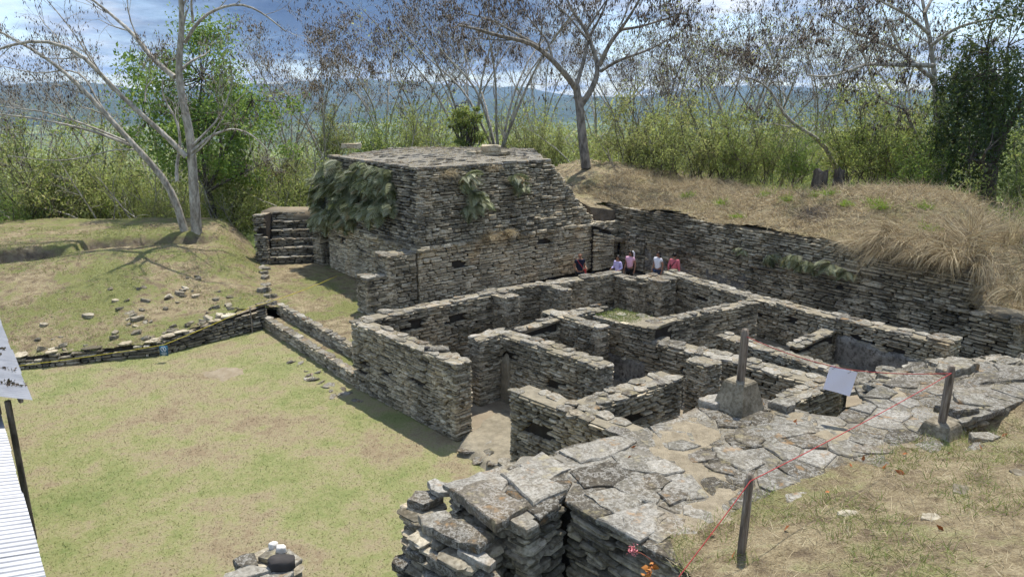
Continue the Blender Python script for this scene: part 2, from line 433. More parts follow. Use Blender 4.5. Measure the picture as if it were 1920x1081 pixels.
def emit_stones(root, O, B, kind, mat, nparts, rng, name='stone', stuffname='masonry'):
    """O (m,3) origins; B (m,3,3) rows = local axes. The nparts that show largest become objects of their own, the rest one mesh."""
    global N_PARTS
    O = np.asarray(O, float); B = np.asarray(B, float); m = len(O)
    if m == 0: return
    idx = rng.integers(0, NVAR, m)
    dist = np.linalg.norm(O - CAMP, axis=1)
    if kind == 'face': size = np.linalg.norm(B[:, 0], axis=1) * np.linalg.norm(B[:, 2], axis=1) / dist ** 2
    else: size = np.linalg.norm(B[:, 0], axis=1) * np.linalg.norm(B[:, 1], axis=1) / dist ** 2.6
    # what lies outside the frame is never picked as a part first
    zc = O[:, 1] * _c - (O[:, 2] - CAM_H) * _s; sx = O[:, 0] / zc * 1330 + 960; sy = 540.5 - (O[:, 1] * _s + (O[:, 2] - CAM_H) * _c) / zc * 1330
    size = np.where((sx < 0) | (sx > 1920) | (sy < 0) | (sy > 1081), size * 0.01, size)
    order = np.argsort(-size); part = order[:nparts]; rest = order[nparts:]
    if m - nparts < 12: part = order; rest = order[:0]
    loc = np.array(root.location)
    for q in part:
        o = bpy.data.objects.new(name, var_mesh(kind, mat, int(idx[q])))
        mt = Matrix.Identity(4)
        for a in range(3):
            for b in range(3): mt[b][a] = B[q, a, b]
        for b in range(3): mt[b][3] = O[q, b] - loc[b]
        o.matrix_basis = mt
        link(o, root); N_PARTS += 1
    if len(rest):
        VV = (FACEV if kind == 'face' else SLABV)[idx[rest]]; FF = FACEF if kind == 'face' else SLABF
        V = O[rest][:, None, :] + np.einsum('mvk,mkj->mvj', VV, B[rest])
        nv = V.shape[1]
        F = (FF[None] + (np.arange(len(rest)) * nv)[:, None, None]).reshape(-1, 3)
        o = mesh_obj(stuffname, V.reshape(-1, 3), F, mat, root); o['kind'] = 'stuff'
def face_fill(BL, BR, TL, TR, hm=0.085, lm=0.30, depth=0.17, holes=(), rng=RNG, ragged=0.0, prot=0.012, tilt=0.012):
    """stones for a planar wall face seen from outside: bottom-left, bottom-right, top-left, top-right"""
    BL, BR, TL, TR = [np.asarray(p, float) for p in (BL, BR, TL, TR)]
    u = unit(BR - BL); up = unit((TL + TR) / 2 - (BL + BR) / 2); nrm = unit(np.cross(u, up)); up = np.cross(nrm, u)
    Hh = 0.5 * (np.linalg.norm(TL - BL) + np.linalg.norm(TR - BR))
    O = []; B = []; z = 0.0; Lmax = max(np.linalg.norm(BR - BL), np.linalg.norm(TR - TL))
    ph = rng.uniform(0, 6.28, 3)
    while z < Hh - 0.015:
        h = float(np.clip(rng.normal(hm, hm * 0.26), hm * 0.5, hm * 1.7)); h = min(h, Hh - z + 0.02)
        f = (z + h / 2) / Hh
        l = BL + (TL - BL) * f; r = BR + (TR - BR) * f; L = np.linalg.norm(r - l); x = -rng.uniform(0, lm * 0.5)
        while x < L:
            w = float(np.clip(lm * math.exp(rng.normal(0, 0.42)), lm * 0.35, lm * 2.3))
            x0, x1 = max(x, 0), min(x + w, L)
            if L - x1 < lm * 0.25: x1 = L; w = x1 - x
            xc = (x0 + x1) / 2; ww = x1 - x0; x += w
            if ww < 0.035: continue
            hid = False
            for (hx, hz, hw, hh) in holes:
                if abs(xc - hx) < (hw + ww * 0.8) / 2 and abs(z + h / 2 - hz) < (hh + h * 0.6) / 2: hid = True
            if hid: continue
            if ragged and z + h > Hh - ragged * (0.2 + vnoise(xc * 0.9 + ph[0] * 9, ph[1] * 9, 3)): continue
            zz = z + h / 2 + 0.022 * math.sin(xc * 1.3 + ph[0]) * min(1, z / 0.3) * min(1, (Hh - z) / 0.2) + rng.normal(0, hm * 0.09)
            hs = h * rng.uniform(0.70, 0.95); ls = ww - rng.uniform(0.006, 0.020)
            p = l + (r - l) * (xc / L) + up * (zz - f * Hh) + nrm * rng.normal(0, prot)
            a = rng.normal(0, tilt); uc = (r - l) / L; uu = uc * math.cos(a) + up * math.sin(a); wv = up * math.cos(a) - uc * math.sin(a)
            b = rng.normal(0, 0.03); uu = unit(uu + nrm * b)
            if ww > lm * 0.7 and z + 2 * h < Hh and rng.random() < 0.035: hs = hs * 1.9; p = p + up * h * 0.45 + nrm * 0.012     # now and then a taller block
            O.append(p); B.append([uu * ls, -nrm * depth, wv * hs])
        z += h
    return O, B
def prism(bot, top, mat_side, mat_top, name, root):
    """solid between two rings of corners listed counter-clockwise from above"""
    n = len(bot); V = [np.asarray(p, float) for p in list(bot) + list(top)]
    F = [list(range(n))[::-1], list(range(n, 2 * n))] + [[i, (i + 1) % n, n + (i + 1) % n, n + i] for i in range(n)]
    return mesh_obj(name, V, F, mat_side, root, mats=[mat_side, mat_top], midx=[0, 1] + [0] * n)
def cap_fill(P0, P1, back, t, z0, z1, sz, rng, thick=0.06, over=0.03, cover=0.92):
    """flat slabs laid along the top of a wall"""
    u = unit(P1 - P0); L = np.linalg.norm(P1 - P0); O = []; B = []
    rows = max(1, int(round(t / sz))); rw = t / rows
    for r in range(rows):
        x = -rng.uniform(0, 0.1)
        while x < L:
            w = sz * rng.uniform(0.65, 1.7)
            if x + w > L - 0.12: w = L - x + over
            xc = x + w / 2; x += w
            if rng.random() > cover: continue
            yc = (r + 0.5) * rw; d = rw * rng.uniform(0.85, 1.08)
            zz = z0 + (z1 - z0) * xc / L
            a = rng.normal(0, 0.12); uu = u * math.cos(a) + back * math.sin(a); bb = back * math.cos(a) - u * math.sin(a)
            up = unit(np.array([rng.normal(0, 0.05), rng.normal(0, 0.05), 1])); uu = unit(uu - up * (uu @ up)); bb = unit(np.cross(up, uu))
            p = P0 + u * xc + back * yc; p = np.array([p[0], p[1], zz + rng.normal(0.0, 0.012) - 0.03])
            O.append(p - np.array([0, 0, 0.012])); B.append([uu * (w * 1.03 + 0.02), bb * d * 1.05, up * thick * rng.uniform(0.7, 1.35)])
    return O, B
WALLS = {}
def under(root, part, names):
    """make the root's pieces of these names pieces of one of its parts"""
    for ch in list(root.children):
        if ch is not part and ch.name.split('.')[0] in names: ch.parent = part
def wall(key, label, P0, P1, t, zb, zt, zt1=None, faces='f', hm=0.066, lm=0.31, mat='stone', nface=70, ncap=60, holes=(), cap=0.36, cat='stone wall', name='stone_wall', capmat='cap', topmat='topfill', group='low walls of the roofless room block', ragged=0.0, cover=0.92, seed=None, capthick=0.06):
    rng = np.random.default_rng(abs(hash(key)) % 99991 if seed is None else seed)
    zt1 = zt if zt1 is None else zt1
    P0 = np.array([P0[0], P0[1], 0.0]); P1 = np.array([P1[0], P1[1], 0.0]); u = unit(P1 - P0); nrm = np.cross(u, [0, 0, 1.0]); back = -nrm
    root = empty(name, ((P0[0] + P1[0]) / 2 + back[0] * t / 2, (P0[1] + P1[1]) / 2 + back[1] * t / 2, zb), label, cat, group, 'thing')
    ins = 0.13
    q = [P0 + back * ins + u * ins, P1 + back * ins - u * ins, P1 + back * (t - ins * 0.5) - u * ins, P0 + back * (t - ins * 0.5) + u * ins]
    zz = [zt, zt1, zt1, zt]
    prism([a + [0, 0, zb - 0.1] for a in q], [a + [0, 0, z - 0.09] for a, z in zip(q, zz)], M['core'], M[topmat], 'wall_core', root)
    # sandy fill between the cap stones
    e = 0.05
    q = [P0 + back * e + u * e, P1 + back * e - u * e, P1 + back * (t - e) - u * e, P0 + back * (t - e) + u * e]
    wtop = prism([a + [0, 0, z - 0.085] for a, z in zip(q, zz)], [a + [0, 0, z - 0.002] for a, z in zip(q, zz)], M[topmat], M[topmat], 'wall_top', root)
    O = []; B = []
    Z = np.array([0, 0, 1.0])
    def ff(a, b, za, zc, h=()):
        o_, b_ = face_fill(a + Z * zb, b + Z * zb, a + Z * (za - 0.02), b + Z * (zc - 0.02), hm, lm, 0.16, h, rng, ragged); O.extend(o_); B.extend(b_)
    if 'f' in faces: ff(P0, P1, zt, zt1, holes)
    if 'r' in faces: ff(P1, P1 + back * t, zt1, zt1)
    if 'l' in faces: ff(P0 + back * t, P0, zt, zt)
    if 'b' in faces: ff(P1 + back * t, P0 + back * t, zt1, zt)
    emit_stones(root, O, B, 'face', M[mat], nface, rng)
    if cap:
        o_, b_ = cap_fill(P0 - u * 0.02, P1 + u * 0.02, back, t, zt, zt1, cap, rng, capthick, cover=cover)
        emit_stones(root, o_, b_, 'slab', M[capmat], ncap, rng, name='cap_stone', stuffname='cap_rubble')
        under(root, wtop, ('cap_stone', 'cap_rubble'))
    WALLS[key] = root
    return root

# ------------------------------------------------------------------ terrain and floors
def structure(o): o['kind'] = 'structure'; return o
def grid_sheet(name, x0, x1, y0, y1, step, hf, inside, mat, smooth=True):
    xs = np.arange(x0, x1 + step * 0.5, step); ys = np.arange(y0, y1 + step * 0.5, step)
    X, Y = np.meshgrid(xs, ys); Zz = hf(X, Y); ok = inside(X, Y)
    nx = len(xs); idx = np.arange(X.size).reshape(X.shape)
    a = idx[:-1, :-1]; b = idx[:-1, 1:]; c = idx[1:, 1:]; d = idx[1:, :-1]
    keep = (ok[:-1, :-1] & ok[:-1, 1:] & ok[1:, 1:] & ok[1:, :-1]).ravel()
    F = np.stack([a, b, c, d], -1).reshape(-1, 4)[keep]
    V = np.stack([X, Y, Zz], -1).reshape(-1, 3)
    used = np.unique(F); mp = np.full(len(V), -1); mp[used] = np.arange(len(used))
    return mesh_obj(name, V[used], mp[F], mat, None, smooth)
def poly_sheet(name, pts, z, mat, parent=None, zs=None):
    V = [(p[0], p[1], z if zs is None else zs[i]) for i, p in enumerate(pts)]
    return mesh_obj(name, V, [list(range(len(pts)))], mat, parent)

def h_lawn(x, y): return 0.05 * (vnoise(x, y, 3, 0.25) - 0.5) - 0.03
lawn = structure(grid_sheet('lawn', -30, 16, -2, 30, 0.4, h_lawn, lambda x, y: x < 200, M['lawn']))

# valley: falls away behind the ruin, flattens, runs to the hills
def h_valley(x, y):
    r = np.hypot(x, y)
    z = -0.6 + 1.6 * sstep(32, 42, r) + 2.9 * sstep(39, 47, r) * sstep(-15, -7, x) - 18 * sstep(64, 130, r) - 36 * sstep(110, 450, r)
    z = z + 0.5 * (vnoise(x, y, 4, 0.05) - 0.5) * sstep(20, 40, r) + 5 * (vnoise(x, y, 4, 0.01) - 0.5) * sstep(80, 200, r) + 30 * (vnoise(x, y, 3, 0.0009) - 0.5) * sstep(900, 2500, r)
    return z
def make_valley():
    n = NT('valley fields and scrub')
    big = n.noise(0.0016, 5, 0.6, stretch=(1.6, 0.6, 1)); mid = n.noise(0.006, 5, 0.68, stretch=(1.4, 0.7, 1)); near = n.noise(0.6, 5, 0.65)
    field = n.ramp(big, [(0.38, (0.055, 0.085, 0.030)), (0.47, (0.15, 0.19, 0.055)), (0.55, (0.25, 0.29, 0.085)), (0.66, (0.28, 0.27, 0.11))])
    c = n.mix(n.ramp(mid, [(0.46, 0.0), (0.56, 0.9)]), field, (0.045, 0.072, 0.025))
    c = n.mix(n.ramp(near, [(0.4, 0.45), (0.6, 0.0)]), c, n.mix(1.0, c, (0.4, 0.4, 0.35), 'MULTIPLY'))
    n.color(c); n.bump(near, 0.8, 0.2); return n.m
M['valley'] = make_valley()
radii = np.concatenate([np.linspace(0.5, 60, 24), np.geomspace(66, 5600, 46)])
angs = np.linspace(-math.pi, math.pi, 145)[:-1]
RR, AA = np.meshgrid(radii, angs, indexing='ij')
VX, VY = RR * np.sin(AA), RR * np.cos(AA)
VZ = h_valley(VX, VY)
na = len(angs); ii = np.arange(len(radii) - 1)[:, None] * na; jj = np.arange(na)[None]; j2 = (jj + 1) % na
VF = np.stack([ii + jj, ii + j2, ii + na + j2, ii + na + jj], -1).reshape(-1, 4)
structure(mesh_obj('valley_ground', np.stack([VX, VY, VZ], -1).reshape(-1, 3), VF, M['valley'], None, True))
# far hills
def make_hill():
    n = NT('forested hills')
    f = n.noise(0.004, 6, 0.65); g = n.noise(0.02, 4, 0.6)
    c = n.ramp(f, [(0.35, (0.018, 0.035, 0.020)), (0.55, (0.035, 0.06, 0.028)), (0.7, (0.08, 0.10, 0.045))])
    n.color(c); n.bump(g, 0.8, 20); return n.m
M['hill'] = make_hill()
def ridge(name, d0, d1, hmax, seed, a0=-1.35, a1=1.35, n=260, m=14):
    A = np.linspace(a0, a1, n); D = np.linspace(0, 1, m)
    AAx, DD = np.meshgrid(A, D)
    R_ = d0 + (d1 - d0) * DD
    x = R_ * np.sin(AAx); y = R_ * np.cos(AAx)
    prof = 0.42 + 0.58 * vnoise(AAx * 3.2 + seed, DD * 0 + seed, 4, 1.0) + 0.25 * (vnoise(AAx * 14 + seed, DD * 0.6 + 3, 4, 1.0) - 0.5)
    z = -60 + hmax * prof * np.sin(np.clip(DD * 1.15, 0, 1) * math.pi / 2) ** 1.2 * (1 + 0.35 * (vnoise(x, y, 4, 0.0012) - 0.5))
    idx = np.arange(n * m).reshape(m, n)
    F = np.stack([idx[:-1, :-1], idx[:-1, 1:], idx[1:, 1:], idx[1:, :-1]], -1).reshape(-1, 4)
    return structure(mesh_obj(name, np.stack([x, y, z], -1).reshape(-1, 3), F, M['hill'], None, True))
ridge('near_hills', 2500, 3300, 118, 4.0)
ridge('far_mountains', 3900, 5400, 250, 12.5)

# left grass mound, held by a low wall on the lawn side
ML = [(-24.0, 20.6), (-16.2, 22.2), (-12.4, 23.5), (-9.6, 26.75)]
def mound_front(x, y):
    """distance behind the front line"""
    d = np.full(np.shape(x), 1e9)
    for a, b in zip(ML[:-1], ML[1:]): d = np.minimum(d, seg_dist(x, y, a, b))
    return d
def h_mound(x, y):
    d = mound_front(x, y)
    zw = 0.42 + 0.55 * sstep(-13, -9.6, x)
    er = side(x, y, (-13.4, 37.5), (-9.3, 26.9))      # positive to the left = east of the right edge is negative
    er = -er
    top = 2.05 + 0.25 * (vnoise(x, y, 3, 0.12) - 0.5)
    z = zw + (top - zw) * sstep(0.0, 10.5, d) ** 0.85
    z = np.where(er < 2.2, 0.72 + (z - 0.72) * sstep(-0.1, 2.2, er), z) - 0.6 * sstep(0.15, -0.5, er)
    z = z + 0.20 * (vnoise(x, y, 4, 0.6) - 0.5) + 0.10 * (vnoise(x, y, 3, 2.2) - 0.5)
    # dug trench along the crest
    tr = np.minimum(seg_dist(x, y, (-27, 27.6), (-20.6, 31.2)), seg_dist(x, y, (-19.6, 32.6), (-15.0, 34.6))) + 0.4 * (vnoise(x, y, 3, 1.1) - 0.5)
    beh = np.maximum(side(x, y, (-27, 27.6), (-20.6, 31.2)), 0) * (x < -20) + np.maximum(side(x, y, (-19.6, 32.6), (-15.0, 34.6)), 0) * (x >= -20)
    z = z - 0.50 * (1 - sstep(0.25, 0.70, tr)) + 0.28 * sstep(0.1, 0.45, beh) * sstep(-14.6, -16.2, x)
    z = z - 4.0 * sstep(39, 46, y)
    return z
mound_poly = [(-31, 20.0), ML[0], ML[1], ML[2], (-9.75, 26.9), (-9.0, 27.2), (-10.4, 31.5), (-12.6, 37.5), (-13.0, 46), (-40, 46), (-40, 20)]
grass_mound = structure(grid_sheet('grass_mound', -40, -9, 20, 46, 0.28, h_mound, lambda x, y: in_poly(x, y, mound_poly), M['mound']))

# terrace in front of the temple (two low steps up from the lawn)
terr = [(-9.6, 26.95), (-9.0, 26.95), (-4.65, 21.5), (-3.0, 22.9), (-3.4, 27.4), (-9.0, 34.6), (-13.2, 36.2), (-12.6, 34.6), (-11.2, 31.0)]
structure(poly_sheet('terrace_ground', terr, 0.78, M['terrace']))
tread = [(-9.5, 26.45), (-5.0, 20.85), (-4.4, 21.3), (-9.0, 27.0)]
structure(poly_sheet('step_ground', tread, 0.385, M['terrace']))
# bare stony patch worn into the lawn
def h_patch(x, y):
    r_ = np.hypot((x + 9.6) * 0.8 + (y - 21.75) * 0.5, (y - 21.75) * 0.9 - (x + 9.6) * 0.3); return 0.012 - 0.075 * sstep(0.2, 0.9, r_ + 1.3 * (vnoise(x, y, 5, 2.2) - 0.5)) + 0.03 * (vnoise(x, y, 3, 6) - 0.5)
structure(grid_sheet('bare_patch_ground', -11.4, -7.8, 20.2, 23.4, 0.1, h_patch, lambda x, y: x < 99, mat_mortar('worn pale floor', (0.21, 0.165, 0.105), (0.31, 0.265, 0.19), 3)))
# floors inside and around the rooms
structure(poly_sheet('corridor_floor', [(-4.4, 21.6), (-0.3, 24.4), (4.4, 28.0), (6.4, 27.3), (8.4, 24.4), (10.4, 21.4), (12.9, 19.2), (16.2, 19.0), (5.6, 35.2), (-3.6, 27.6)], 0.60, M['dirt']))
structure(poly_sheet('room_floor', [(-4.6, 21.2), (-1.1, 17.2), (0.2, 15.5), (2.5, 13.2), (8.6, 13.6), (8.8, 17.4), (6.6, 20.6), (7.6, 22.6), (6.2, 26.8), (4.4, 28.1), (1.3, 26.0), (-0.4, 24.6)], 0.10, M['dirt']))
structure(poly_sheet('raised_room_floor', [(4.9, 20.7), (8.2, 17.2), (12.0, 18.7), (8.0, 24.4), (7.3, 22.6)], 0.72, M['dirt']))
structure(poly_sheet('inner_room_floor', [(0.9, 23.0), (2.9, 21.9), (4.6, 20.9), (7.0, 22.4), (6.3, 26.4), (4.3, 27.2), (2.0, 25.8)], 0.55, M['dirt']))
door_poly = [(-1.35, 16.55), (-1.1, 16.05), (-0.75, 15.75), (-0.5, 15.3), (-0.1, 15.2), (0.35, 15.9), (0.5, 17.8), (-0.2, 19.0), (-1.0, 17.75), (-1.2, 17.2)]
def h_door(x, y):
    x = x + 0.3 * (vnoise(x, y, 3, 2.5) - 0.5); d = np.full(np.shape(x), 1e9)
    for i in range(len(door_poly)): d = np.minimum(d, seg_dist(x, y, door_poly[i], door_poly[(i + 1) % len(door_poly)]))
    d = np.where(in_poly(x, y, door_poly), d, -d)
    return -0.12 + 0.24 * sstep(-0.12, 0.18, d) + 0.02 * vnoise(x, y, 3, 3)
structure(grid_sheet('doorway_floor', -2.2, 1.2, 14.6, 19.4, 0.10, h_door, lambda x, y: x < 99, M['topfill']))

door_floor = [o for o in C.objects if o.name == 'doorway_floor'][0]
_r = np.random.default_rng(77)
rocks_on_later = [(-1.0, 16.3), (-0.72, 15.95), (-0.55, 16.4), (-0.38, 15.62), (-0.2, 16.1), (-0.85, 16.75), (0.0, 15.55)]
# earth bank above the long retaining wall
RA, RB = (5.3, 34.6), (15.4, 20.2)
ru = unit(np.array([RB[0] - RA[0], RB[1] - RA[1]])); rn = np.array([-ru[1], ru[0]])   # rn points behind the wall
def bank_sd(x, y):
    return (x - RA[0]) * ru[0] + (y - RA[1]) * ru[1], (x - RA[0]) * rn[0] + (y - RA[1]) * rn[1]
def h_bank(x, y):
    s_, d = bank_sd(x, y)
    z = 3.72 + 0.72 * sstep(0.2, 4.5, d) + 0.75 * np.exp(-((s_ - 10.8) / 2.8) ** 2) * sstep(0.2, 4, d)
    z = z + 0.75 * (1 - sstep(-5.0, 0.5, s_ + 0.25 * d)) * sstep(-0.6, 2.5, d + 0.5)
    z = z - 2.4 * sstep(13.2, 17.4, s_ + 0.1 * d) * sstep(-1, 2, d + 1)
    z = z - 1.2 * sstep(5.5, 13, d)
    z = z + 0.55 * (vnoise(x, y, 4, 0.5) - 0.5) + 0.22 * (vnoise(x, y, 3, 1.9) - 0.5)
    hol = np.exp(-(((s_ - 8.6 + 0.5 * (d - 2.2)) / 0.9) ** 2 + ((d - 2.2) / 0.40) ** 2)); z = z - 1.0 * hol
    return z
structure(grid_sheet('earth_bank', 0, 36, 14, 52, 0.28, h_bank, lambda x, y: ((bank_sd(x, y)[1] > -0.02) | ((bank_sd(x, y)[0] < -0.9) & (bank_sd(x, y)[1] > -2.4))) & (bank_sd(x, y)[1] < 16) & (bank_sd(x, y)[0] > -9) & (bank_sd(x, y)[0] < 20), M['thatch']))

# slope the viewer stands on, and the flagged platform below it
PZ = 3.6
BND = [(1.82, 6.79), (2.9, 7.45), (3.7, 8.15), (5.5, 9.05), (7.9, 10.3), (12.0, 12.6), (20, 16.5)]
def h_slope(x, y):
    yb = np.interp(x, [-6, 1.82, 2.9, 3.7, 5.5, 7.9, 12, 20], [3.6, 6.85, 7.5, 8.2, 9.1, 10.3, 12.6, 16.5])
    d = (yb - y) * 0.87
    z = PZ + 0.015 - 0.20 * sstep(-0.30, -0.65, d + 0.30 * (vnoise(x, y, 3, 1.6) - 0.5)) + 0.06 * sstep(0, 0.5, d) + 0.30 * np.maximum(d, 0) + 0.06 * np.maximum(d - 4, 0)
    z = z - 0.6 * np.exp(-(((x - 7.75) + (y - 10.45) * 0.5) / 0.75) ** 2 - (((y - 10.5) - 0.5 * (x - 7.75)) / 0.26) ** 2)     # small pit at the platform rim
    return z + (0.10 * (vnoise(x, y, 4, 0.8) - 0.5) + 0.05 * (vnoise(x, y, 3, 3.0) - 0.5)) * sstep(0, 0.6, d)
def in_slope(x, y):
    yb = np.interp(x, [-6, 1.82, 2.9, 3.7, 5.5, 7.9, 12, 20], [3.6, 6.85, 7.5, 8.2, 9.1, 10.3, 12.6, 16.5])
    return (y < yb + 1.1) & (x > 1.75 + 0.0 * y) | ((y < 4.6) & (x > -6))
structure(grid_sheet('hillside', -6, 20, -4, 17, 0.16, h_slope, in_slope, M['hillside']))

# ------------------------------------------------------------------ the roofless room block
def W(*a, **k): return wall(*a, **k)
W('w1', 'long front wall of the room block, rising straight from the lawn', (-4.95, 20.68), (-1.45, 16.95), 0.58, -0.03, 2.1, faces='fr', nface=160, holes=[(0.75, 1.0, 0.16, 0.12), (1.7, 1.0, 0.2, 0.14), (3.5, 1.12, 0.3, 0.18), (0.5, 0.62, 0.1, 0.1)], seed=1)
W('w2', 'room wall with two beam holes, between front room and temple corridor', (-4.35, 20.80), (-0.45, 24.02), 0.6, 0.1, 2.1, nface=100, holes=[(1.65, 1.55, 0.36, 0.30), (3.25, 1.45, 0.3, 0.24)], seed=2)
W('w2p', 'short door jamb pier ending the wall with two beam holes', (-0.74, 23.86), (-0.12, 23.2), 0.55, 0.1, 2.13, faces='fr', nface=50, ncap=10, seed=3)
W('w2b', 'far room wall behind the first door jamb pier', (-0.75, 24.45), (1.35, 25.75), 0.55, 0.1, 2.0, nface=40, ncap=20, seed=4)
W('p2', 'second door jamb pier jutting from the far room wall', (1.02, 25.45), (1.8, 24.6), 0.55, 0.1, 2.02, faces='fr', nface=40, ncap=12, seed=5)
W('w2c', 'long low back wall hiding the legs of the man in black', (1.15, 25.65), (4.45, 27.9), 0.6, 0.1, 1.93, nface=70, ncap=30, seed=6)
W('pn1', 'short shaded wall left of the square corner pier', (4.1, 27.6), (5.1, 26.35), 0.55, 0.1, 1.85, nface=40, ncap=12, seed=7)
W('pn2', 'square corner pier with flat slabs in front of the visitors', (4.85, 26.75), (5.66, 26.0), 1.15, 0.1, 1.98, faces='fr', nface=60, ncap=14, cap=0.6, seed=8)
W('w3a', 'far third of the long right wall, rubble topped, behind the corner pier', (6.05, 27.75), (8.0, 24.15), 0.65, 0.1, 1.98, 2.0, nface=80, ncap=40, holes=[(0.75, 1.35, 0.2, 0.2), (2.3, 1.3, 0.25, 0.16)], cap=0.3, seed=9)
W('w3b', 'middle third of the long right wall with beam holes', (8.0, 24.15), (10.0, 21.0), 0.65, 0.55, 2.0, 2.08, nface=100, ncap=50, holes=[(0.8, 0.95, 0.24, 0.16), (2.2, 1.05, 0.2, 0.14), (3.5, 1.1, 0.2, 0.14)], cap=0.32, seed=10)
W('w3c', 'near third of the long right wall with grey stucco at its foot', (10.0, 21.0), (11.7, 18.85), 0.65, 0.5, 2.1, nface=90, ncap=40, holes=[(0.7, 1.15, 0.2, 0.14), (1.9, 1.05, 0.24, 0.15)], cap=0.4, seed=11)
W('w3p', 'stone pier with a pale tilted slab ending the long right wall', (11.62, 18.95), (11.98, 18.5), 1.05, 0.5, 2.12, faces='fr', nface=60, ncap=10, cap=0.55, seed=12)
W('m1', 'central room wall with flat slab top, across from the doorway', (-0.50, 19.55), (2.21, 16.75), 0.6, 0.05, 2.1, faces='fr', nface=140, holes=[(0.5, 1.52, 0.26, 0.14), (2.3, 1.1, 0.28, 0.18)], seed=13)
W('s1', 'short return wall with rounded courses beside the doorway', (-0.92, 18.90), (0.0, 19.68), 0.57, 0.05, 2.1, faces='fl', nface=60, ncap=10, seed=14)
W('m3', 'thick cross wall with a rounded end in the middle rooms', (0.95, 22.5), (2.62, 20.5), 0.52, 0.05, 1.92, faces='fr', nface=80, ncap=16, cap=0.5, holes=[(2.0, 0.5, 0.3, 0.25)], seed=15)
W('m3l', 'crumbled low arm left of the thick cross wall', (0.35, 21.0), (1.6, 21.75), 0.55, 0.05, 1.66, 1.85, nface=50, ncap=20, ragged=0.25, seed=16)
W('m3r', 'low rubble arm right of the thick cross wall', (2.1, 22.25), (3.28, 23.15), 0.6, 0.3, 1.82, faces='fr', nface=40, ncap=20, cap=0.26, seed=17)
W('m2', 'broad middle wall with grass growing along its top', (2.6, 21.75), (4.18, 20.08), 1.25, 0.05, 1.92, 2.06, nface=90, ncap=24, cap=0.34, cover=0.3, seed=18)
W('g1', 'long low wall running from the grassy wall towards the white paper', (4.0, 20.2), (7.95, 16.65), 0.75, 0.05, 1.62, nface=130, ncap=60, cap=0.34, seed=19)
W('gp', 'pale topped pier against the long low wall', (4.66, 18.05), (5.05, 17.5), 0.75, 0.05, 1.82, faces='fr', nface=60, ncap=8, cap=0.5, seed=20)
W('f2', 'front wall right of the doorway with a square hole', (-0.07, 15.27), (2.7, 12.5), 0.66, -0.03, 2.1, faces='f', nface=150, holes=[(0.95, 1.42, 0.45, 0.30)], seed=21)
W('f3', 'cross wall with a collapsed patch behind the front platform', (1.35, 13.85), (4.15, 16.1), 0.7, 0.05, 2.1, faces='fr', nface=150, ncap=70, cap=0.30, holes=[(1.9, 1.5, 0.5, 0.2)], seed=22)
W('h1', 'narrow rubble wall just behind the post on its concrete foot', (6.2, 20.5), (8.55, 17.15), 0.6, 0.4, 1.72, nface=90, ncap=50, cap=0.26, seed=23)
W('k', 'room wall with a step of loose stones, below the long right wall', (4.4, 20.65), (8.3, 22.9), 0.5, 0.65, 2.02, 2.08, nface=110, ncap=30, cap=0.3, seed=24)
W('stub', 'small broken stub wall beside the grey stucco', (8.55, 19.95), (10.15, 20.95), 0.5, 0.5, 1.5, 1.75, nface=60, ncap=24, ragged=0.35, cap=0.28, seed=25)
W('x1', 'short rubble wall closing the low wall beneath the white paper', (6.75, 15.5), (8.3, 16.6), 0.65, 0.1, 1.72, faces='fl', nface=60, ncap=30, cap=0.32, seed=26)

# stucco left on the masonry
def stucco(root, P0, P1, z0, zfun, off, name='stucco', n=22, mat='plaster'):
    P0 = np.array(P0); P1 = np.array(P1); u = unit(P1 - P0); nr = np.array([u[1], -u[0]])
    g = Geo(); L = np.hypot(*(P1 - P0)); m = 10
    V = []
    for i in range(n + 1):
        for j in range(m + 1):
            q = P0 + u * L * i / n; z = z0 + (zfun(i / n) - z0) * j / m
            o = off + 0.06 * (vnoise(i * 0.55 + P0[0] * 3, j * 0.55, 3) - 0.5) - (0.09 if j == m or i in (0, n) else 0)
            V.append([q[0] + nr[0] * o, q[1] + nr[1] * o, z])
    idx = np.arange((n + 1) * (m + 1)).reshape(n + 1, m + 1)
    g.add(V, np.stack([idx[:-1, :-1], idx[1:, :-1], idx[1:, 1:], idx[:-1, 1:]], -1).reshape(-1, 4))
    return g.build(name, M[mat], root, True)
stucco(WALLS['w3c'], (10.02, 20.97), (11.66, 18.9), 0.5, lambda f: 1.30 + 0.30 * vnoise(f * 5, 3.3, 3) + 0.25 * (1 - f), 0.035)
stucco(WALLS['m2'], (2.9, 21.44), (4.1, 20.17), 0.05, lambda f: 0.75 + 0.35 * vnoise(f * 6, 1.3, 3), 0.03)
stucco(WALLS['m1'], (-0.30, 19.35), (-0.05, 19.1), 0.1, lambda f: 1.35 + 0.25 * math.sin(f * 3.1), 0.05, mat='topfill')

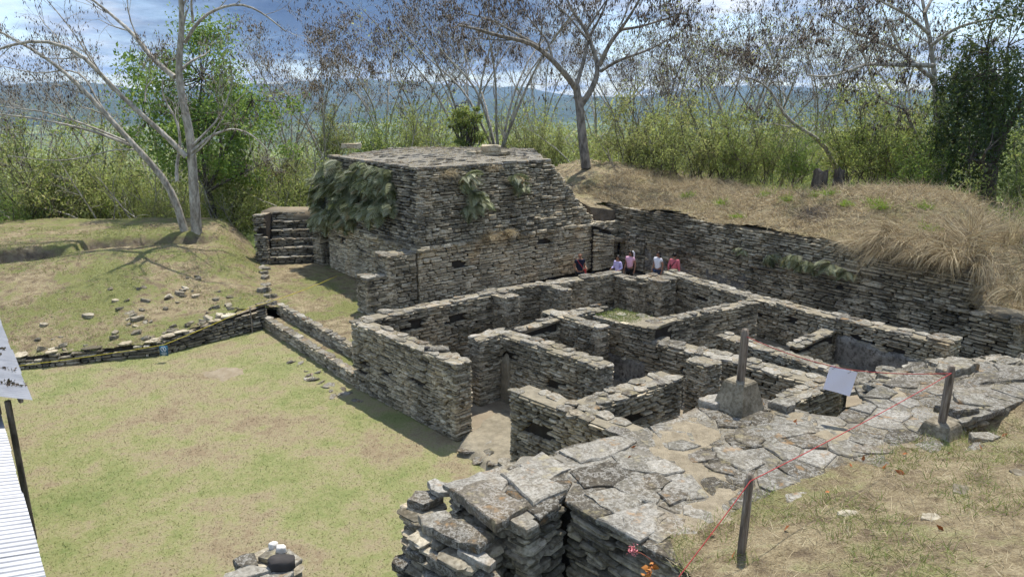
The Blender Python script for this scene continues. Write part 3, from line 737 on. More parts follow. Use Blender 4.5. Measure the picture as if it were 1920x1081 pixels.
# ------------------------------------------------------------------ two low steps, mound wall
S_GROUP = 'low kerb walls between lawn and terrace'
W('st1', 'lower of two stone steps between lawn and terrace', (-9.78, 26.68), (-5.0, 20.75), 0.3, -0.03, 0.40, faces='f', nface=60, ncap=30, cap=0.34, hm=0.075, name='stone_step', cat='stone step', group=S_GROUP, seed=31)
W('st2', 'upper of two stone steps between lawn and terrace', (-9.47, 27.33), (-4.75, 21.4), 0.3, 0.36, 0.80, faces='f', nface=60, ncap=30, cap=0.34, hm=0.075, name='stone_step', cat='stone step', group=S_GROUP, seed=32)
mw = empty('retaining_wall', (-13, 23.5, 0), 'low retaining wall along the foot of the grass mound', 'retaining wall', None, 'thing')
_r = np.random.default_rng(40); O = []; B = []; CO = []; CB = []
for (a, b, za, zc) in ((ML[0], ML[1], 0.42, 0.45), (ML[1], ML[2], 0.45, 0.52), (ML[2], ML[3], 0.52, 0.95)):
    a3 = np.array([*a, -0.03]); b3 = np.array([*b, -0.03])
    o_, b_ = face_fill(a3, b3, a3 + [0, 0, za], b3 + [0, 0, zc], 0.085, 0.34, 0.2, (), _r, ragged=0.1); O += o_; B += b_
    u = unit(b3 - a3); nb = -np.cross(u, [0, 0, 1.0]); q = [a3 + nb * 0.15, b3 + nb * 0.15, b3 + nb * 0.6, a3 + nb * 0.6]
    prism(q, [p + [0, 0, z] for p, z in zip(q, (za - 0.05, zc - 0.05, zc - 0.05, za - 0.05))], M['core'], M['dirt'], 'wall_core', mw)
    o_, b_ = cap_fill(a3 + [0, 0, 0], b3, nb, 0.4, za - 0.02, zc - 0.02, 0.36, _r, 0.06, cover=0.45); CO += o_; CB += b_
# right-hand return of the mound towards the temple steps
emit_stones(mw, O, B, 'face', M['stone_dark'], 220, _r)
emit_stones(mw, CO, CB, 'slab', M['stone'], 60, _r, name='cap_stone', stuffname='cap_rubble')
# loose stones lying in the turf of the mound
def rocks_on(root, pts, hf, smin, smax, mat, rng, name='stone', flat=0.4):
    O = []; B = []
    for (x, y) in pts:
        s_ = rng.uniform(smin, smax); a = rng.uniform(0, 6.28); z = float(hf(np.array([x]), np.array([y]))[0])
        up = unit([rng.normal(0, 0.25), rng.normal(0, 0.25), 1]); uu = unit(np.cross(up, [math.cos(a), math.sin(a), 0])); bb = np.cross(up, uu)
        O.append([x, y, z - 0.12 * s_]); B.append([uu * s_ * rng.uniform(0.8, 1.5), bb * s_ * rng.uniform(0.6, 1.0), up * s_ * flat * rng.uniform(0.6, 1.3)])
    emit_stones(root, O, B, 'slab', M[mat], 300, rng, name=name, stuffname='loose_rubble')
_r = np.random.default_rng(41)
rocks_on(door_floor, rocks_on_later, lambda x, y: 0.10 + 0 * x, 0.35, 0.55, 'cap', _r, 'threshold_slab', 0.12)
pts = []
while len(pts) < 80:
    px, py = _r.uniform(30, 520), _r.uniform(520, 640)
    t = _r.random()
    s_ = t ** 2.0 * 5 + 0.35
    k = _r.integers(0, 3); a, b = (ML[1], ML[2]) if k == 0 else (ML[2], ML[3]); f = _r.random()
    nb = unit(np.array([-(b[1] - a[1]), b[0] - a[0]]))
    p = np.array(a) + (np.array(b) - np.array(a)) * f + nb * s_
    if in_poly(np.array([p[0]]), np.array([p[1]]), mound_poly)[0]: pts.append((p[0], p[1]))
rocks_on(grass_mound, pts, h_mound, 0.12, 0.36, 'stone_dark', _r)
edge = [(-9.55 - 0.40 * i + _r.normal(0, 0.12), 27.3 + 1.05 * i + _r.normal(0, 0.1)) for i in range(8)]
rocks_on(grass_mound, [(x - 0.25 * _r.random(), y) for x, y in edge for _q in range(3)], lambda x, y: np.maximum(h_mound(x, y), 0.75), 0.25, 0.5, 'cap', _r)
rocks_on(lawn, [(-7.6 + _r.normal(0, 0.15) + 2.6 * f, 22.9 - 3.1 * f + _r.normal(0, 0.15)) for f in _r.random(22)], h_lawn, 0.15, 0.38, 'cap', _r, flat=0.18)

# ------------------------------------------------------------------ temple
temple = empty('stone_temple', (0, 32, 0.8), 'big stepped stone temple with sloping overgrown upper walls and flat roof', 'temple')
Ac = np.array([-3.68, 27.2]); Rc = np.array([5.3, 34.7]); Lc = np.array([-8.9, 33.85])
Z = lambda p, z: np.array([p[0], p[1], z])
Zc = 2.98; Zt = 6.05
nSE = unit(np.array([Rc[1] - Ac[1], -(Rc[0] - Ac[0])])); nSW = unit(np.array([Ac[1] - Lc[1], -(Ac[0] - Lc[0])]))
nSW = nSW if nSW[0] < 0 else -nSW
_r = np.random.default_rng(50)
def poly_core(name, bot, zb, top, zt, root, mats=('core', 'topfill')): return prism([Z(p, zb) for p in bot], [Z(p, zt) for p in top], M[mats[0]], M[mats[1]], name, root)
Bk = np.array([-1.5, 41.5])
ins = 0.14
lowA = Ac - (nSE + nSW) * ins
poly_core('lower_core', [lowA, Rc - nSE * ins + np.array([0.4, 0.3]), Bk, Lc - nSW * ins], 0.5, [lowA, Rc - nSE * ins + np.array([0.4, 0.3]), Bk, Lc - nSW * ins], Zc - 0.02, temple)
# lower walls
face_lo = face_fill(Z(Ac, 0.78), Z(Rc, 0.78), Z(Ac, Zc), Z(Rc, Zc), 0.098, 0.38, 0.2, [(1.95, 1.35, 0.35, 0.3), (6.55, 1.75, 0.3, 0.2)], _r, prot=0.02)
emit_stones(temple, *face_lo, 'face', M['stone_pale'], 300, _r)
f2_ = face_fill(Z(Lc, 0.78), Z(Ac, 0.78), Z(Lc, Zc), Z(Ac, Zc), 0.088, 0.34, 0.2, [(1.6, 1.55, 0.2, 0.25), (3.1, 1.5, 0.2, 0.25)], _r)
emit_stones(temple, *f2_, 'face', M['stone_pale'], 150, _r)
# cornice course, projecting
def line_slabs(a, b, z, nrm, proj, sz, thick, rng, root, mat, name, nparts, drop=0.0):
    a = np.array(a); b = np.array(b); L = np.hypot(*(b - a)); u = unit(b - a); x = 0; O = []; B = []
    while x < L:
        w = sz * rng.uniform(0.7, 1.6); c = a + u * (x + w / 2); x += w
        d = 0.55; p = c + nrm * (proj - d / 2 + rng.normal(0, 0.025))
        O.append(Z(p, z + rng.normal(0, 0.012) + drop * x / L)); B.append([Z(u, 0) * w * 0.98, Z(-nrm, 0) * d, np.array([0, 0, 1.0]) * thick * rng.uniform(0.8, 1.2)])
    emit_stones(root, O, B, 'slab', M[mat], nparts, rng, name=name, stuffname=name + '_run')
Re = Ac + (Rc - Ac) * 0.90
line_slabs(Ac, Re, Zc - 0.04, nSE, 0.16, 0.5, 0.13, _r, temple, 'stone', 'cornice_stone', 40)
line_slabs(Lc, Ac, Zc - 0.04, nSW, 0.16, 0.5, 0.13, _r, temple, 'stone', 'cornice_stone', 40)
# sloping upper walls
batt = 0.85
tA = Ac - (nSE + nSW) * batt * 0.75; tR = Ac + (Rc - Ac) * 0.665 - nSE * batt; tL = Lc + unit(Lc - Ac) * 1.3 - nSW * batt
bR = Ac + (Rc - Ac) * 0.86
bL = Lc + unit(Lc - Ac) * 1.6
up1 = face_fill(Z(Ac + nSE * 0.02, Zc + 0.07), Z(bR + nSE * 0.02, Zc + 0.07), Z(tA, Zt), Z(tR, Zt), 0.105, 0.40, 0.25, (), _r, prot=0.035)
emit_stones(temple, *up1, 'face', M['stone'], 300, _r)
up2 = face_fill(Z(bL + nSW * 0.02, Zc + 0.07), Z(Ac + nSW * 0.02, Zc + 0.07), Z(tL, Zt), Z(tA, Zt), 0.105, 0.38, 0.25, (), _r, prot=0.035)
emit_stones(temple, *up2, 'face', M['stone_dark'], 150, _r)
ue = unit(bR - tR); 
up3 = face_fill(Z(bR, Zc + 0.05), Z(bR - nSE * 6, Zc + 0.05), Z(tR, Zt), Z(tR - nSE * 6, Zt), 0.14, 0.45, 0.25, (), _r, prot=0.05)
emit_stones(temple, *up3, 'face', M['stone'], 60, _r)
tB1 = np.array([1.3, 42.8]); tB2 = np.array([-7.2, 43.0])
cA = Ac - (nSE + nSW) * 0.2; cR = bR - nSE * 0.25 - ue * 0.2; cL = bL - nSW * 0.3 - unit(bL - Ac) * 0.1
cTA = tA - (nSE + nSW) * 0.22; cTR = tR - nSE * 0.25 - ue * 0.2; cTL = tL - nSW * 0.3 - unit(tL - tA) * 0.1
poly_core('upper_core', [cA, cR, np.array([4.2, 42]), np.array([-8.8, 43]), cL], Zc - 0.03, [cTA, cTR, tB1, tB2, cTL], Zt - 0.05, temple)
# domed flagged roof
roofpoly = [tuple(tA), tuple(tR), tuple(tB1), tuple(tB2), tuple(tL)]
def h_roof(x, y):
    d = np.full(np.shape(x), 1e9)
    for i in range(5): d = np.minimum(d, seg_dist(x, y, roofpoly[i], roofpoly[(i + 1) % 5]))
    return Zt - 0.04 + 0.22 * sstep(0, 3.5, d) + 0.05 * (vnoise(x, y, 3, 1.5) - 0.5)
rs = grid_sheet('roof', -12, 5, 27, 44, 0.3, h_roof, lambda x, y: in_poly(x, y, roofpoly), M['grey_mortar'])
rs.data.transform(Matrix.Translation((0, -32, -0.8))); rs.parent = temple
O = []; B = []
for gy in np.arange(27.5, 43, 0.40):
    for gx in np.arange(-11, 3.5, 0.55):
        x = gx + _r.uniform(-0.12, 0.12); y = gy + _r.uniform(-0.1, 0.1)
        if not in_poly(np.array([x]), np.array([y]), roofpoly)[0] or _r.random() < 0.36: continue
        z = float(h_roof(np.array([x]), np.array([y]))[0]); a = 0.7 + _r.normal(0, 0.15)
        up = unit([_r.normal(0, 0.06), _r.normal(0, 0.06), 1]); uu = unit(np.array([math.cos(a), math.sin(a), 0]) - up * up[0]); bb = np.cross(up, uu)
        O.append([x, y, z - 0.03]); B.append([uu * _r.uniform(0.3, 0.6), bb * _r.uniform(0.22, 0.42), up * _r.uniform(0.035, 0.06)])
emit_stones(temple, O, B, 'slab', M['flag'], 120, _r, name='roof_slab', stuffname='roof_paving')
line_slabs(tA, tR, Zt - 0.05, nSE, 0.10, 0.55, 0.11, _r, temple, 'cap', 'roof_edge_stone', 30)
line_slabs(tL, tA, Zt - 0.05, nSW, 0.10, 0.55, 0.11, _r, temple, 'cap', 'roof_edge_stone', 30)
# altar block on the roof
O = [[-1.05, 34.2, Zt + 0.16], [-1.0, 34.2, Zt + 0.30], [-8.6, 38.8, Zt + 0.2], [-1.9, 34.0, Zt + 0.14], [-0.3, 34.5, Zt + 0.12]]
B = [np.diag([1.5, 0.8, 0.16]), np.diag([0.95, 0.75, 0.30]), np.diag([1.1, 0.5, 0.24]), np.diag([0.5, 0.4, 0.18]), np.diag([0.5, 0.4, 0.18])]
emit_stones(temple, O, B, 'slab', M['stone'], 9, _r, name='altar_stone')
under(temple, rs, ('roof_slab', 'roof_paving', 'roof_edge_stone', 'roof_edge_stone_run', 'altar_stone'))
# earth slumped against the right end of the upper walls
prism([Z(bR - nSE * 0.35, 2.7), Z(Rc + nSE * -0.25, 2.7), Z(Rc - nSE * 6, 2.7), Z(bR - nSE * 6, 2.7)], [Z(bR - nSE * 0.45, 3.75), Z(Rc - nSE * 0.3, 3.45), Z(Rc - nSE * 6, 4.7), Z(bR - nSE * 6, 5.2)], M['thatch'], M['thatch'], 'slumped_earth', temple)
# low stub with the small doorway at the right end
stub_end = Ac + (Rc - Ac) * 1.0
# buttresses left of the corner
W('bt1', 'tall buttress against the left corner of the temple', (-4.75, 26.3), (-3.72, 27.12), 1.0, 0.78, 2.92, faces='fl', nface=70, ncap=10, hm=0.095, lm=0.34, cap=0.5, name='stone_buttress', cat='buttress', group='buttresses of the temple', seed=51)
W('bt2', 'low buttress standing in front of the tall one', (-5.45, 25.72), (-4.45, 26.52), 0.85, 0.78, 2.2, faces='fl', nface=70, ncap=10, hm=0.09, lm=0.33, cap=0.5, name='stone_buttress', cat='buttress', group='buttresses of the temple', seed=52)
# stair block on the far left of the temple
stair = empty('stone_stair', (-11.2, 35.2, 0.8), 'steep stone stair block left of the temple', 'staircase')
_r = np.random.default_rng(53)
P = [np.array(p) for p in ((-12.95, 34.95), (-12.1, 34.62), (-10.0, 34.95), (-9.45, 34.35))]
u1 = unit(P[1] - P[0]); bk = np.array([0.05, 1.0])
O = []; B = []
o_, b_ = face_fill(Z(P[0], 0.7), Z(P[1], 0.7), Z(P[0] + [0.05, 0], 3.2), Z(P[1] + [-0.3, 0.5], 3.2), 0.10, 0.33, 0.2, [(0.5, 1.6, 0.2, 0.3)], _r); O += o_; B += b_
for i in range(6):
    off = bk * 0.30 * i; sh = -0.06 * i
    a = P[1] + off + [sh, 0]; b = P[2] + off + [-0.02 * i, 0]; z0 = 0.75 + 0.40 * i
    o_, b_ = face_fill(Z(a, z0), Z(b, z0), Z(a, z0 + 0.37), Z(b, z0 + 0.37), 0.09, 0.36, 0.3, (), _r); O += o_; B += b_
    line_slabs(a, b, z0 + 0.34, np.array([0, -1.0]), 0.08, 0.42, 0.07, _r, stair, 'cap', 'tread_stone', 9)
    prism([Z(a + [0, 0.12], 0.5), Z(b + [0, 0.12], 0.5), Z(b + [0, 2.2], 0.5), Z(a + [0, 2.2], 0.5)], [Z(a + [0, 0.12], z0 + 0.33), Z(b + [0, 0.12], z0 + 0.33), Z(b + [0, 2.2], z0 + 0.33), Z(a + [0, 2.2], z0 + 0.33)], M['core'], M['dirt'], 'step_core', stair)
emit_stones(stair, O, B, 'face', M['stone_dark'], 200, _r)
prism([Z(P[0] + [0.15, 0.15], 0.5), Z(P[1] + [0, 0.2], 0.5), Z(P[1] + [0, 3], 0.5), Z(P[0] + [0.15, 3], 0.5)], [Z(P[0] + [0.15, 0.15], 3.15), Z(P[1] + [-0.3, 0.6], 3.15), Z(P[1] + [-0.3, 3], 3.15), Z(P[0] + [0.15, 3], 3.15)], M['core'], M['dirt'], 'side_core', stair)
o_, b_ = cap_fill(Z(P[0], 0), Z(P[2] + [-0.1, 0], 0) + np.array([0, 0.0, 0]), np.array([0.05, 1.0, 0]), 0.0 + 2.4, 3.18, 3.18, 0.4, _r, 0.06, cover=0.0)
line_slabs(P[0] + [0, 0.05], P[1] + [-0.3, 0.5], 3.14, np.array([-0.3, -0.95]), 0.1, 0.45, 0.08, _r, stair, 'cap', 'cap_stone', 9)
g = Geo(); g.box((-12.9, 36.3, 2.4), (-10.0, 38.0, 3.2)); g.build('landing', M['dirt'], stair)
g = Geo(); g.box((-11.32, 36.40, 2.50), (-10.72, 36.46, 2.92), 0.03); g.build('terracotta_tile', mat_plain('terracotta', (0.42, 0.27, 0.17), 0.9, 30, 0.15), stair)['label'] = 'single buff tile set in the stair riser'
W('dj', 'narrow pier between stair block and the dark temple doorway', (-10.02, 34.95), (-9.4, 34.3), 1.6, 0.78, 3.0, faces='fr', nface=50, ncap=6, hm=0.10, lm=0.32, name='stone_pier', cat='pier', group=None, cap=0.5, seed=54)
# doorway lintel and dark passage: the temple core stands back, so the gap is a real recess
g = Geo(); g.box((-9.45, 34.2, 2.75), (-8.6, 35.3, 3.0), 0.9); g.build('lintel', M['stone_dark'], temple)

# small doorway stub where temple and retaining wall meet
W('dst', 'broken wall stub beside the small dark doorway near the visitors', (3.95, 33.1), (5.0, 34.0), 0.9, 0.78, 3.05, 2.6, faces='fr', nface=60, ncap=16, hm=0.11, lm=0.36, mat='stone_pale', cap=0.45, ragged=0.3, group=None, seed=55)
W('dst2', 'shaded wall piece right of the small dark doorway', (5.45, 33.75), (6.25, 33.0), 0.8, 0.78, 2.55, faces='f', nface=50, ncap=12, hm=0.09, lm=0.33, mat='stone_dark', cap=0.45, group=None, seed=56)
g = Geo(); g.box((4.9, 33.95, 2.05), (5.75, 34.5, 2.25), -0.1); g.build('door_lintel', M['stone_dark'], temple)

# ------------------------------------------------------------------ long retaining wall on the right
rw = empty('retaining_wall', (10, 27.5, 0.8), 'long dark retaining wall under the dry grass bank, with a ledge', 'retaining wall', None, 'thing')
_r = np.random.default_rng(60)
ra = np.array(RA); rb = np.array(RB); rnrm = -rn
ZL, ZR = 2.15, 3.78
lo = face_fill(Z(ra, 0.7), Z(rb, 0.5), Z(ra, ZL), Z(rb, ZL), 0.090, 0.36, 0.2, [(11.6, 1.5, 0.3, 0.12)], _r, prot=0.02)
emit_stones(rw, *lo, 'face', M['stone'], 240, _r)
line_slabs(ra, rb, ZL - 0.02, rnrm, 0.13, 0.5, 0.09, _r, rw, 'stone_dark', 'ledge_stone', 60)
rb2 = ra + ru * 15.9
hi = face_fill(Z(ra + rnrm * 0.06 - ru * 1.3, ZL + 0.05), Z(rb2 + rnrm * 0.06, ZL + 0.05), Z(ra - rnrm * 0.12 - ru * 1.3, ZR + 0.1), Z(rb2 - rnrm * 0.12, ZR - 0.05), 0.092, 0.38, 0.22, (), _r, ragged=0.16, prot=0.03)
emit_stones(rw, *hi, 'face', M['stone'], 240, _r)
qa = ra - rnrm * 0.16 - ru * 1.2; qb = rb - rnrm * 0.16 - ru * 0.3; qb2 = rb2 - rnrm * 0.3 - ru * 0.2
poly_core('lower_core', [qa, qb, qb - rnrm * 1.5, qa - rnrm * 1.5], 0.3, [qa, qb, qb - rnrm * 1.5, qa - rnrm * 1.5], ZL - 0.02, rw)
qa2 = ra - rnrm * 0.35 - ru * 1.1
poly_core('upper_core', [qa2 + rnrm * 0.18, qb2 + rnrm * 0.18, qb2 - rnrm * 1.2, qa2 - rnrm * 1.2], ZL - 0.04, [qa2, qb2, qb2 - rnrm * 1.2, qa2 - rnrm * 1.2], ZR - 0.16, rw, ('dirt', 'dirt'))
en = face_fill(Z(rb, 0.5), Z(rb - rnrm * 1.6, 0.5), Z(rb - ru * 0.2, ZL), Z(rb - ru * 0.2 - rnrm * 1.6, ZL), 0.11, 0.36, 0.2, (), _r)
emit_stones(rw, *en, 'face', M['stone'], 20, _r)
for a_, b_, zt_ in ((1.4, 3.2, 1.9), (3.6, 5.0, 1.6), (5.4, 7.6, 1.8)):
    stucco(rw, ra + ru * a_, ra + ru * b_, 0.9, lambda f: zt_ - 0.5 + 0.7 * vnoise(f * 5 + a_, 2.1, 3), 0.0)

M['soil'] = mat_mortar('grey brown soil', (0.17, 0.14, 0.095), (0.33, 0.28, 0.195), 6)
# ------------------------------------------------------------------ flagged platform in the foreground
plat = empty('flagstone_platform', (3.0, 9.5, PZ), 'broad flagstone platform in the foreground with a notched masonry edge', 'platform')
_r = np.random.default_rng(70)
Bp = [(-0.85, 8.48), (0.19, 7.55), (0.69, 8.15), (1.86, 6.83), (2.9, 7.4), (3.7, 8.1), (5.5, 9.0), (6.3, 9.35), (7.0, 10.4), (8.2, 11.0), (10.8, 12.6), (8.8, 13.2), (7.64, 12.6), (6.39, 11.7), (5.6, 10.9), (5.3, 10.75), (4.75, 10.9), (4.3, 11.35), (3.1, 10.95), (2.26, 10.3), (1.81, 10.05), (0.85, 9.6), (0.58, 9.4), (0.12, 9.4), (-0.18, 8.9)]
def shrink(poly, d):
    P_ = np.array(poly); n_ = len(P_); out = []
    for i in range(n_):
        a, b, c = P_[i - 1], P_[i], P_[(i + 1) % n_]
        n1 = np.array([-(b - a)[1], (b - a)[0]]); n2 = np.array([-(c - b)[1], (c - b)[0]]); nn = unit(unit(n1) + unit(n2)); out.append(b + nn * d / max(0.5, nn @ unit(n1)))
    return out
Bi = shrink(Bp, 0.16)
prism([Z(p, 0.0) for p in Bi], [Z(p, PZ - 0.11) for p in Bi], M['core'], M['grey_mortar'], 'platform_core', plat)
Bj = shrink(Bp, 0.07)
bed = prism([Z(p, PZ - 0.10) for p in Bj], [Z(p, PZ - 0.02) for p in Bj], M['grey_mortar'], M['grey_mortar'], 'paving_bed', plat)
# visible masonry edges
O = []; B = []
for i in range(len(Bp)):
    a, b = np.array(Bp[i]), np.array(Bp[(i + 1) % len(Bp)])
    if i in (0, 1, 2, 23, 24, 22):
        o_, b_ = face_fill(Z(a, 0.9), Z(b, 0.9), Z(a, PZ - 0.05), Z(b, PZ - 0.05), 0.085, 0.44, 0.24, (), _r, prot=0.028, tilt=0.02); O += o_; B += b_
    elif 7 <= i <= 21:
        o_, b_ = face_fill(Z(a, 2.2), Z(b, 2.2), Z(a, PZ - 0.05), Z(b, PZ - 0.05), 0.12, 0.38, 0.22, (), _r); O += o_; B += b_
emit_stones(plat, O, B, 'face', M['stone_dark'], 300, _r)
# flagstones: an irregular packing, big near the pier, smaller behind
def flag_mesh(poly, z, th, rng):
    P_ = np.array(poly); k = len(P_); c = P_.mean(0); V = []
    for s_, dz in ((0.97, -th), (1.0, -th * 0.35), (0.985, -th * 0.12), (0.93, 0.0)):
        for q in P_: V.append([*(c + (q - c) * s_), z + dz + rng.normal(0, 0.005)])
    V.append([*c, z + rng.normal(0.006, 0.006)])
    F = []
    for a in range(3):
        for i in range(k): j = (i + 1) % k; F.append([a * k + i, a * k + j, (a + 1) * k + j, (a + 1) * k + i])
    F += [[3 * k + i, 3 * k + (i + 1) % k, 4 * k] for i in range(k)]
    return V, F
def clip(poly, m, n_):
    """keep the half plane (p-m).n < 0"""
    out = []; k = len(poly)
    for i in range(k):
        a, b = poly[i], poly[(i + 1) % k]; da, db = (a - m) @ n_, (b - m) @ n_
        if da < 0: out.append(a)
        if da * db < 0: out.append(a + (b - a) * da / (da - db))
    return out
def roughen(poly, rng, amp=0.02, step=0.16):
    out = []
    for i in range(len(poly)):
        a, b = poly[i], poly[(i + 1) % len(poly)]; L = np.hypot(*(b - a)); m_ = max(1, int(L / step)); nn = np.array([-(b - a)[1], (b - a)[0]]) / (L + 1e-9)
        for j in range(m_):
            p = a + (b - a) * j / m_
            out.append(p + nn * rng.normal(0, amp) * (0.6 if j == 0 else 1))
    return out
seeds = []
tries = 0
Bp1 = [tuple(q) for q in shrink(Bp, 0.1)]
while len(seeds) < 96 and tries < 9000:
    tries += 1
    p = np.array([_r.uniform(-0.9, 10.8), _r.uniform(6.8, 13.2)])
    if not in_poly(np.array([p[0]]), np.array([p[1]]), Bp1)[0]: continue
    dmin = 0.58 if p[0] < 2.4 else 0.44
    if all(np.hypot(*(p - q)) > dmin * _r.uniform(0.7, 1.25) for q in seeds): seeds.append(p)
fixed = [(-0.33, 8.02), (0.26, 8.42)]
seeds = [np.array(f) for f in fixed] + [s_ for s_ in seeds if all(np.hypot(*(s_ - np.array(f))) > 0.45 for f in fixed)]
def clip_to(poly, bound):
    return poly
N0 = len(seeds)
for i, p in enumerate(seeds):
    cell = [np.array(q, float) for q in ((p[0] - 1.1, p[1] - 1.1), (p[0] + 1.1, p[1] - 1.1), (p[0] + 1.1, p[1] + 1.1), (p[0] - 1.1, p[1] + 1.1))]
    for j, q in enumerate(seeds):
        if j == i or np.hypot(*(q - p)) > 2.4: continue
        d = unit(q - p); cell = clip(cell, (p + q) / 2 - d * (0.006 + 0.012 * _r.random()), d)
        if len(cell) < 3: break
    # stay inside the platform outline: cut by the outline edges near this stone
    if len(cell) < 3: continue
    for e in range(len(Bp)):
        a, b = np.array(Bp[e]), np.array(Bp[(e + 1) % len(Bp)]); d = unit(b - a); nn = np.array([d[1], -d[0]])
        if (p - a) @ nn > 0: continue
        t_ = (p - a) @ d
        if -0.55 < t_ < np.hypot(*(b - a)) + 0.55 and seg_dist(p[0], p[1], a, b) < 1.1: cell = clip(cell, a + nn * 0.05, nn)
        if len(cell) < 3: break
    if len(cell) < 3: continue
    cell = roughen(cell, _r, 0.017)
    c0 = np.mean(cell, 0)
    V, F = flag_mesh(cell, PZ + _r.normal(0, 0.013), 0.085 if i > 1 else 0.13, _r)
    V = np.array(V); tl = _r.normal(0, 0.022, 2); V[:, 2] += (V[:, :2] - c0) @ tl
    mesh_obj('flagstone', V, F, M['flag'], plat)

# the slabs one can pick out singly, bedded on the smaller ones
BIG = [
    ('slab_dark', [(-0.83, 8.35), (-0.38, 8.6), (0.2, 7.92), (-0.19, 7.48)]), ('slab_light', [(-0.16, 8.74), (0.13, 8.94), (0.73, 8.3), (0.26, 7.94)]),
    ('slab_light', [(0.43, 9.42), (0.82, 8.92), (0.48, 8.6), (0.11, 9.0)]), ('slab_light', [(0.69, 9.44), (1.57, 9.94), (1.88, 9.74), (1.43, 9.26), (0.97, 9.07)]),
    ('slab_light', [(0.94, 8.24), (1.31, 8.4), (1.73, 8.16), (1.31, 7.74)]), ('flag', [(0.79, 8.83), (1.46, 9.16), (1.78, 8.83), (1.32, 8.47), (0.95, 8.39)]),
    ('slab_dark', [(1.8, 8.78), (2.01, 8.8), (2.16, 8.6), (1.97, 8.39), (1.7, 8.35)]), ('slab_dark', [(1.89, 8.3), (2.11, 8.43), (2.31, 8.32), (2.24, 8.14), (1.99, 7.98)]),
    ('slab_dark', [(2.47, 9.31), (2.72, 9.44), (2.98, 9.39), (2.9, 9.19), (2.56, 9.07)]), ('slab_light', [(2.95, 9.54), (3.31, 9.61), (3.57, 9.07), (3.24, 8.83), (2.94, 9.26)]),
    ('slab_dark', [(3.48, 10.17), (3.65, 10.19), (3.83, 9.79), (3.53, 9.57), (3.37, 9.79)]), ('slab_dark', [(3.27, 10.54), (3.61, 10.59), (3.85, 10.44), (3.66, 10.24), (3.23, 10.24)]),
    ('flag', [(3.86, 10.34), (4.34, 10.5), (4.8, 10.44), (4.69, 10.02), (4.1, 9.85), (3.88, 9.96)]), ('slab_light', [(4.86, 10.44), (5.08, 10.41), (5.16, 10.25), (4.87, 10.04), (4.76, 10.1)]),
    ('slab_dark', [(2.69, 9.02), (2.93, 9.11), (3.13, 8.88), (3.04, 8.72), (2.8, 8.83)]), ('slab_light', [(3.53, 8.24), (3.84, 8.3), (4.06, 8.16), (3.79, 7.98), (3.48, 8.02)]),
    ('slab_dark', [(4.98, 9.54), (5.25, 9.61), (5.58, 9.36), (5.35, 9.31), (4.94, 9.42)]), ('slab_light', [(1.88, 9.1), (2.18, 9.19), (2.4, 8.85), (2.08, 8.72), (1.88, 8.85)]),
    ('flag', [(2.33, 9.68), (2.56, 9.79), (2.82, 9.61), (2.5, 9.42), (2.29, 9.47)]), ('flag', [(1.33, 7.68), (1.72, 8.02), (1.9, 7.83), (1.58, 7.47), (1.35, 7.37)]),
    ('flag', [(1.56, 7.33), (1.92, 7.76), (2.13, 7.68), (2.02, 7.47), (1.68, 7.17)]), ('slab_light', [(2.15, 8.02), (2.39, 7.98), (2.64, 7.68), (2.39, 7.57), (2.12, 7.79)])]
for i, (mk, P_) in enumerate(BIG):
    P_ = [np.array(q) for q in P_]
    if sum((P_[j][0] * P_[(j + 1) % len(P_)][1] - P_[(j + 1) % len(P_)][0] * P_[j][1]) for j in range(len(P_))) < 0: P_ = P_[::-1]
    V, F = flag_mesh(roughen(P_, _r, 0.012, 0.14), PZ + (0.065 if i < 2 else 0.022) + _r.normal(0, 0.004), 0.15 if i < 2 else 0.07, _r)
    V = np.array(V); tl = _r.normal(0, 0.012, 2); V[:, 2] += (V[:, :2] - np.mean(P_, 0)) @ tl
    mesh_obj('flagstone', V, F, M[mk], plat)
def h_soil(x, y):
    yb = np.interp(x, [1.82, 2.9, 3.7, 5.5, 7.9, 12], [6.85, 7.5, 8.2, 9.1, 10.3, 12.6])
    n_ = vnoise(x + 3, y, 5, 0.9); e = sstep(2.5, 6.0, x) * 0.06 + 0.17 * sstep(1.5, 0.1, y - yb)
    dd = np.full(np.shape(x), 1e9)
    for i in range(4): dd = np.minimum(dd, seg_dist(x, y, Bp[i], Bp[(i + 1) % len(Bp)]))
    return PZ + 0.002 + 0.30 * np.clip(n_ + e - 0.715, -0.30, 0.04) + 0.014 * (vnoise(x, y, 3, 7) - 0.5) - 0.12 * sstep(0.32, 0.12, dd)
o = grid_sheet('soil_cover', 0, 11, 6.5, 13.5, 0.07, h_soil, lambda x, y: in_poly(x, y, Bp1), M['soil'])
o.data.transform(Matrix.Translation((-3.0, -9.5, -PZ))); o.parent = plat

under(plat, bed, ('flagstone', 'soil_cover'))

# ------------------------------------------------------------------ vegetation
def mat_bark(name, a, b, sc=6):
    n = NT(name)
    f = n.noise(sc, 4, 0.65, stretch=(1, 1, 0.35)); g = n.noise(1.3, 3, 0.6)
    c = n.ramp(f, [(0.36, a), (0.62, b)])
    c = n.mix(n.ramp(g, [(0.5, 0.0), (0.65, 0.45)]), c, tuple(x * 0.55 for x in a))
    n.color(c); n.bump(f, 0.6, 0.02); return n.m
M['bark_pale'] = mat_bark('pale grey bark', (0.20, 0.175, 0.14), (0.50, 0.465, 0.40))
M['bark_grey'] = mat_bark('grey brown bark', (0.11, 0.092, 0.072), (0.30, 0.265, 0.215))
M['bark_dark'] = mat_bark('dark bark', (0.045, 0.037, 0.029), (0.14, 0.118, 0.092))
def mat_leaf(name, stops, tr=0.4, rough=0.55):
    n = NT(name); c = n.ramp(n.rnd(), stops); n.color(c); n.b.inputs['Roughness'].default_value = rough
    n.translucent(n.mix(0.35, c, (0.42, 0.50, 0.14)), tr); return n.m
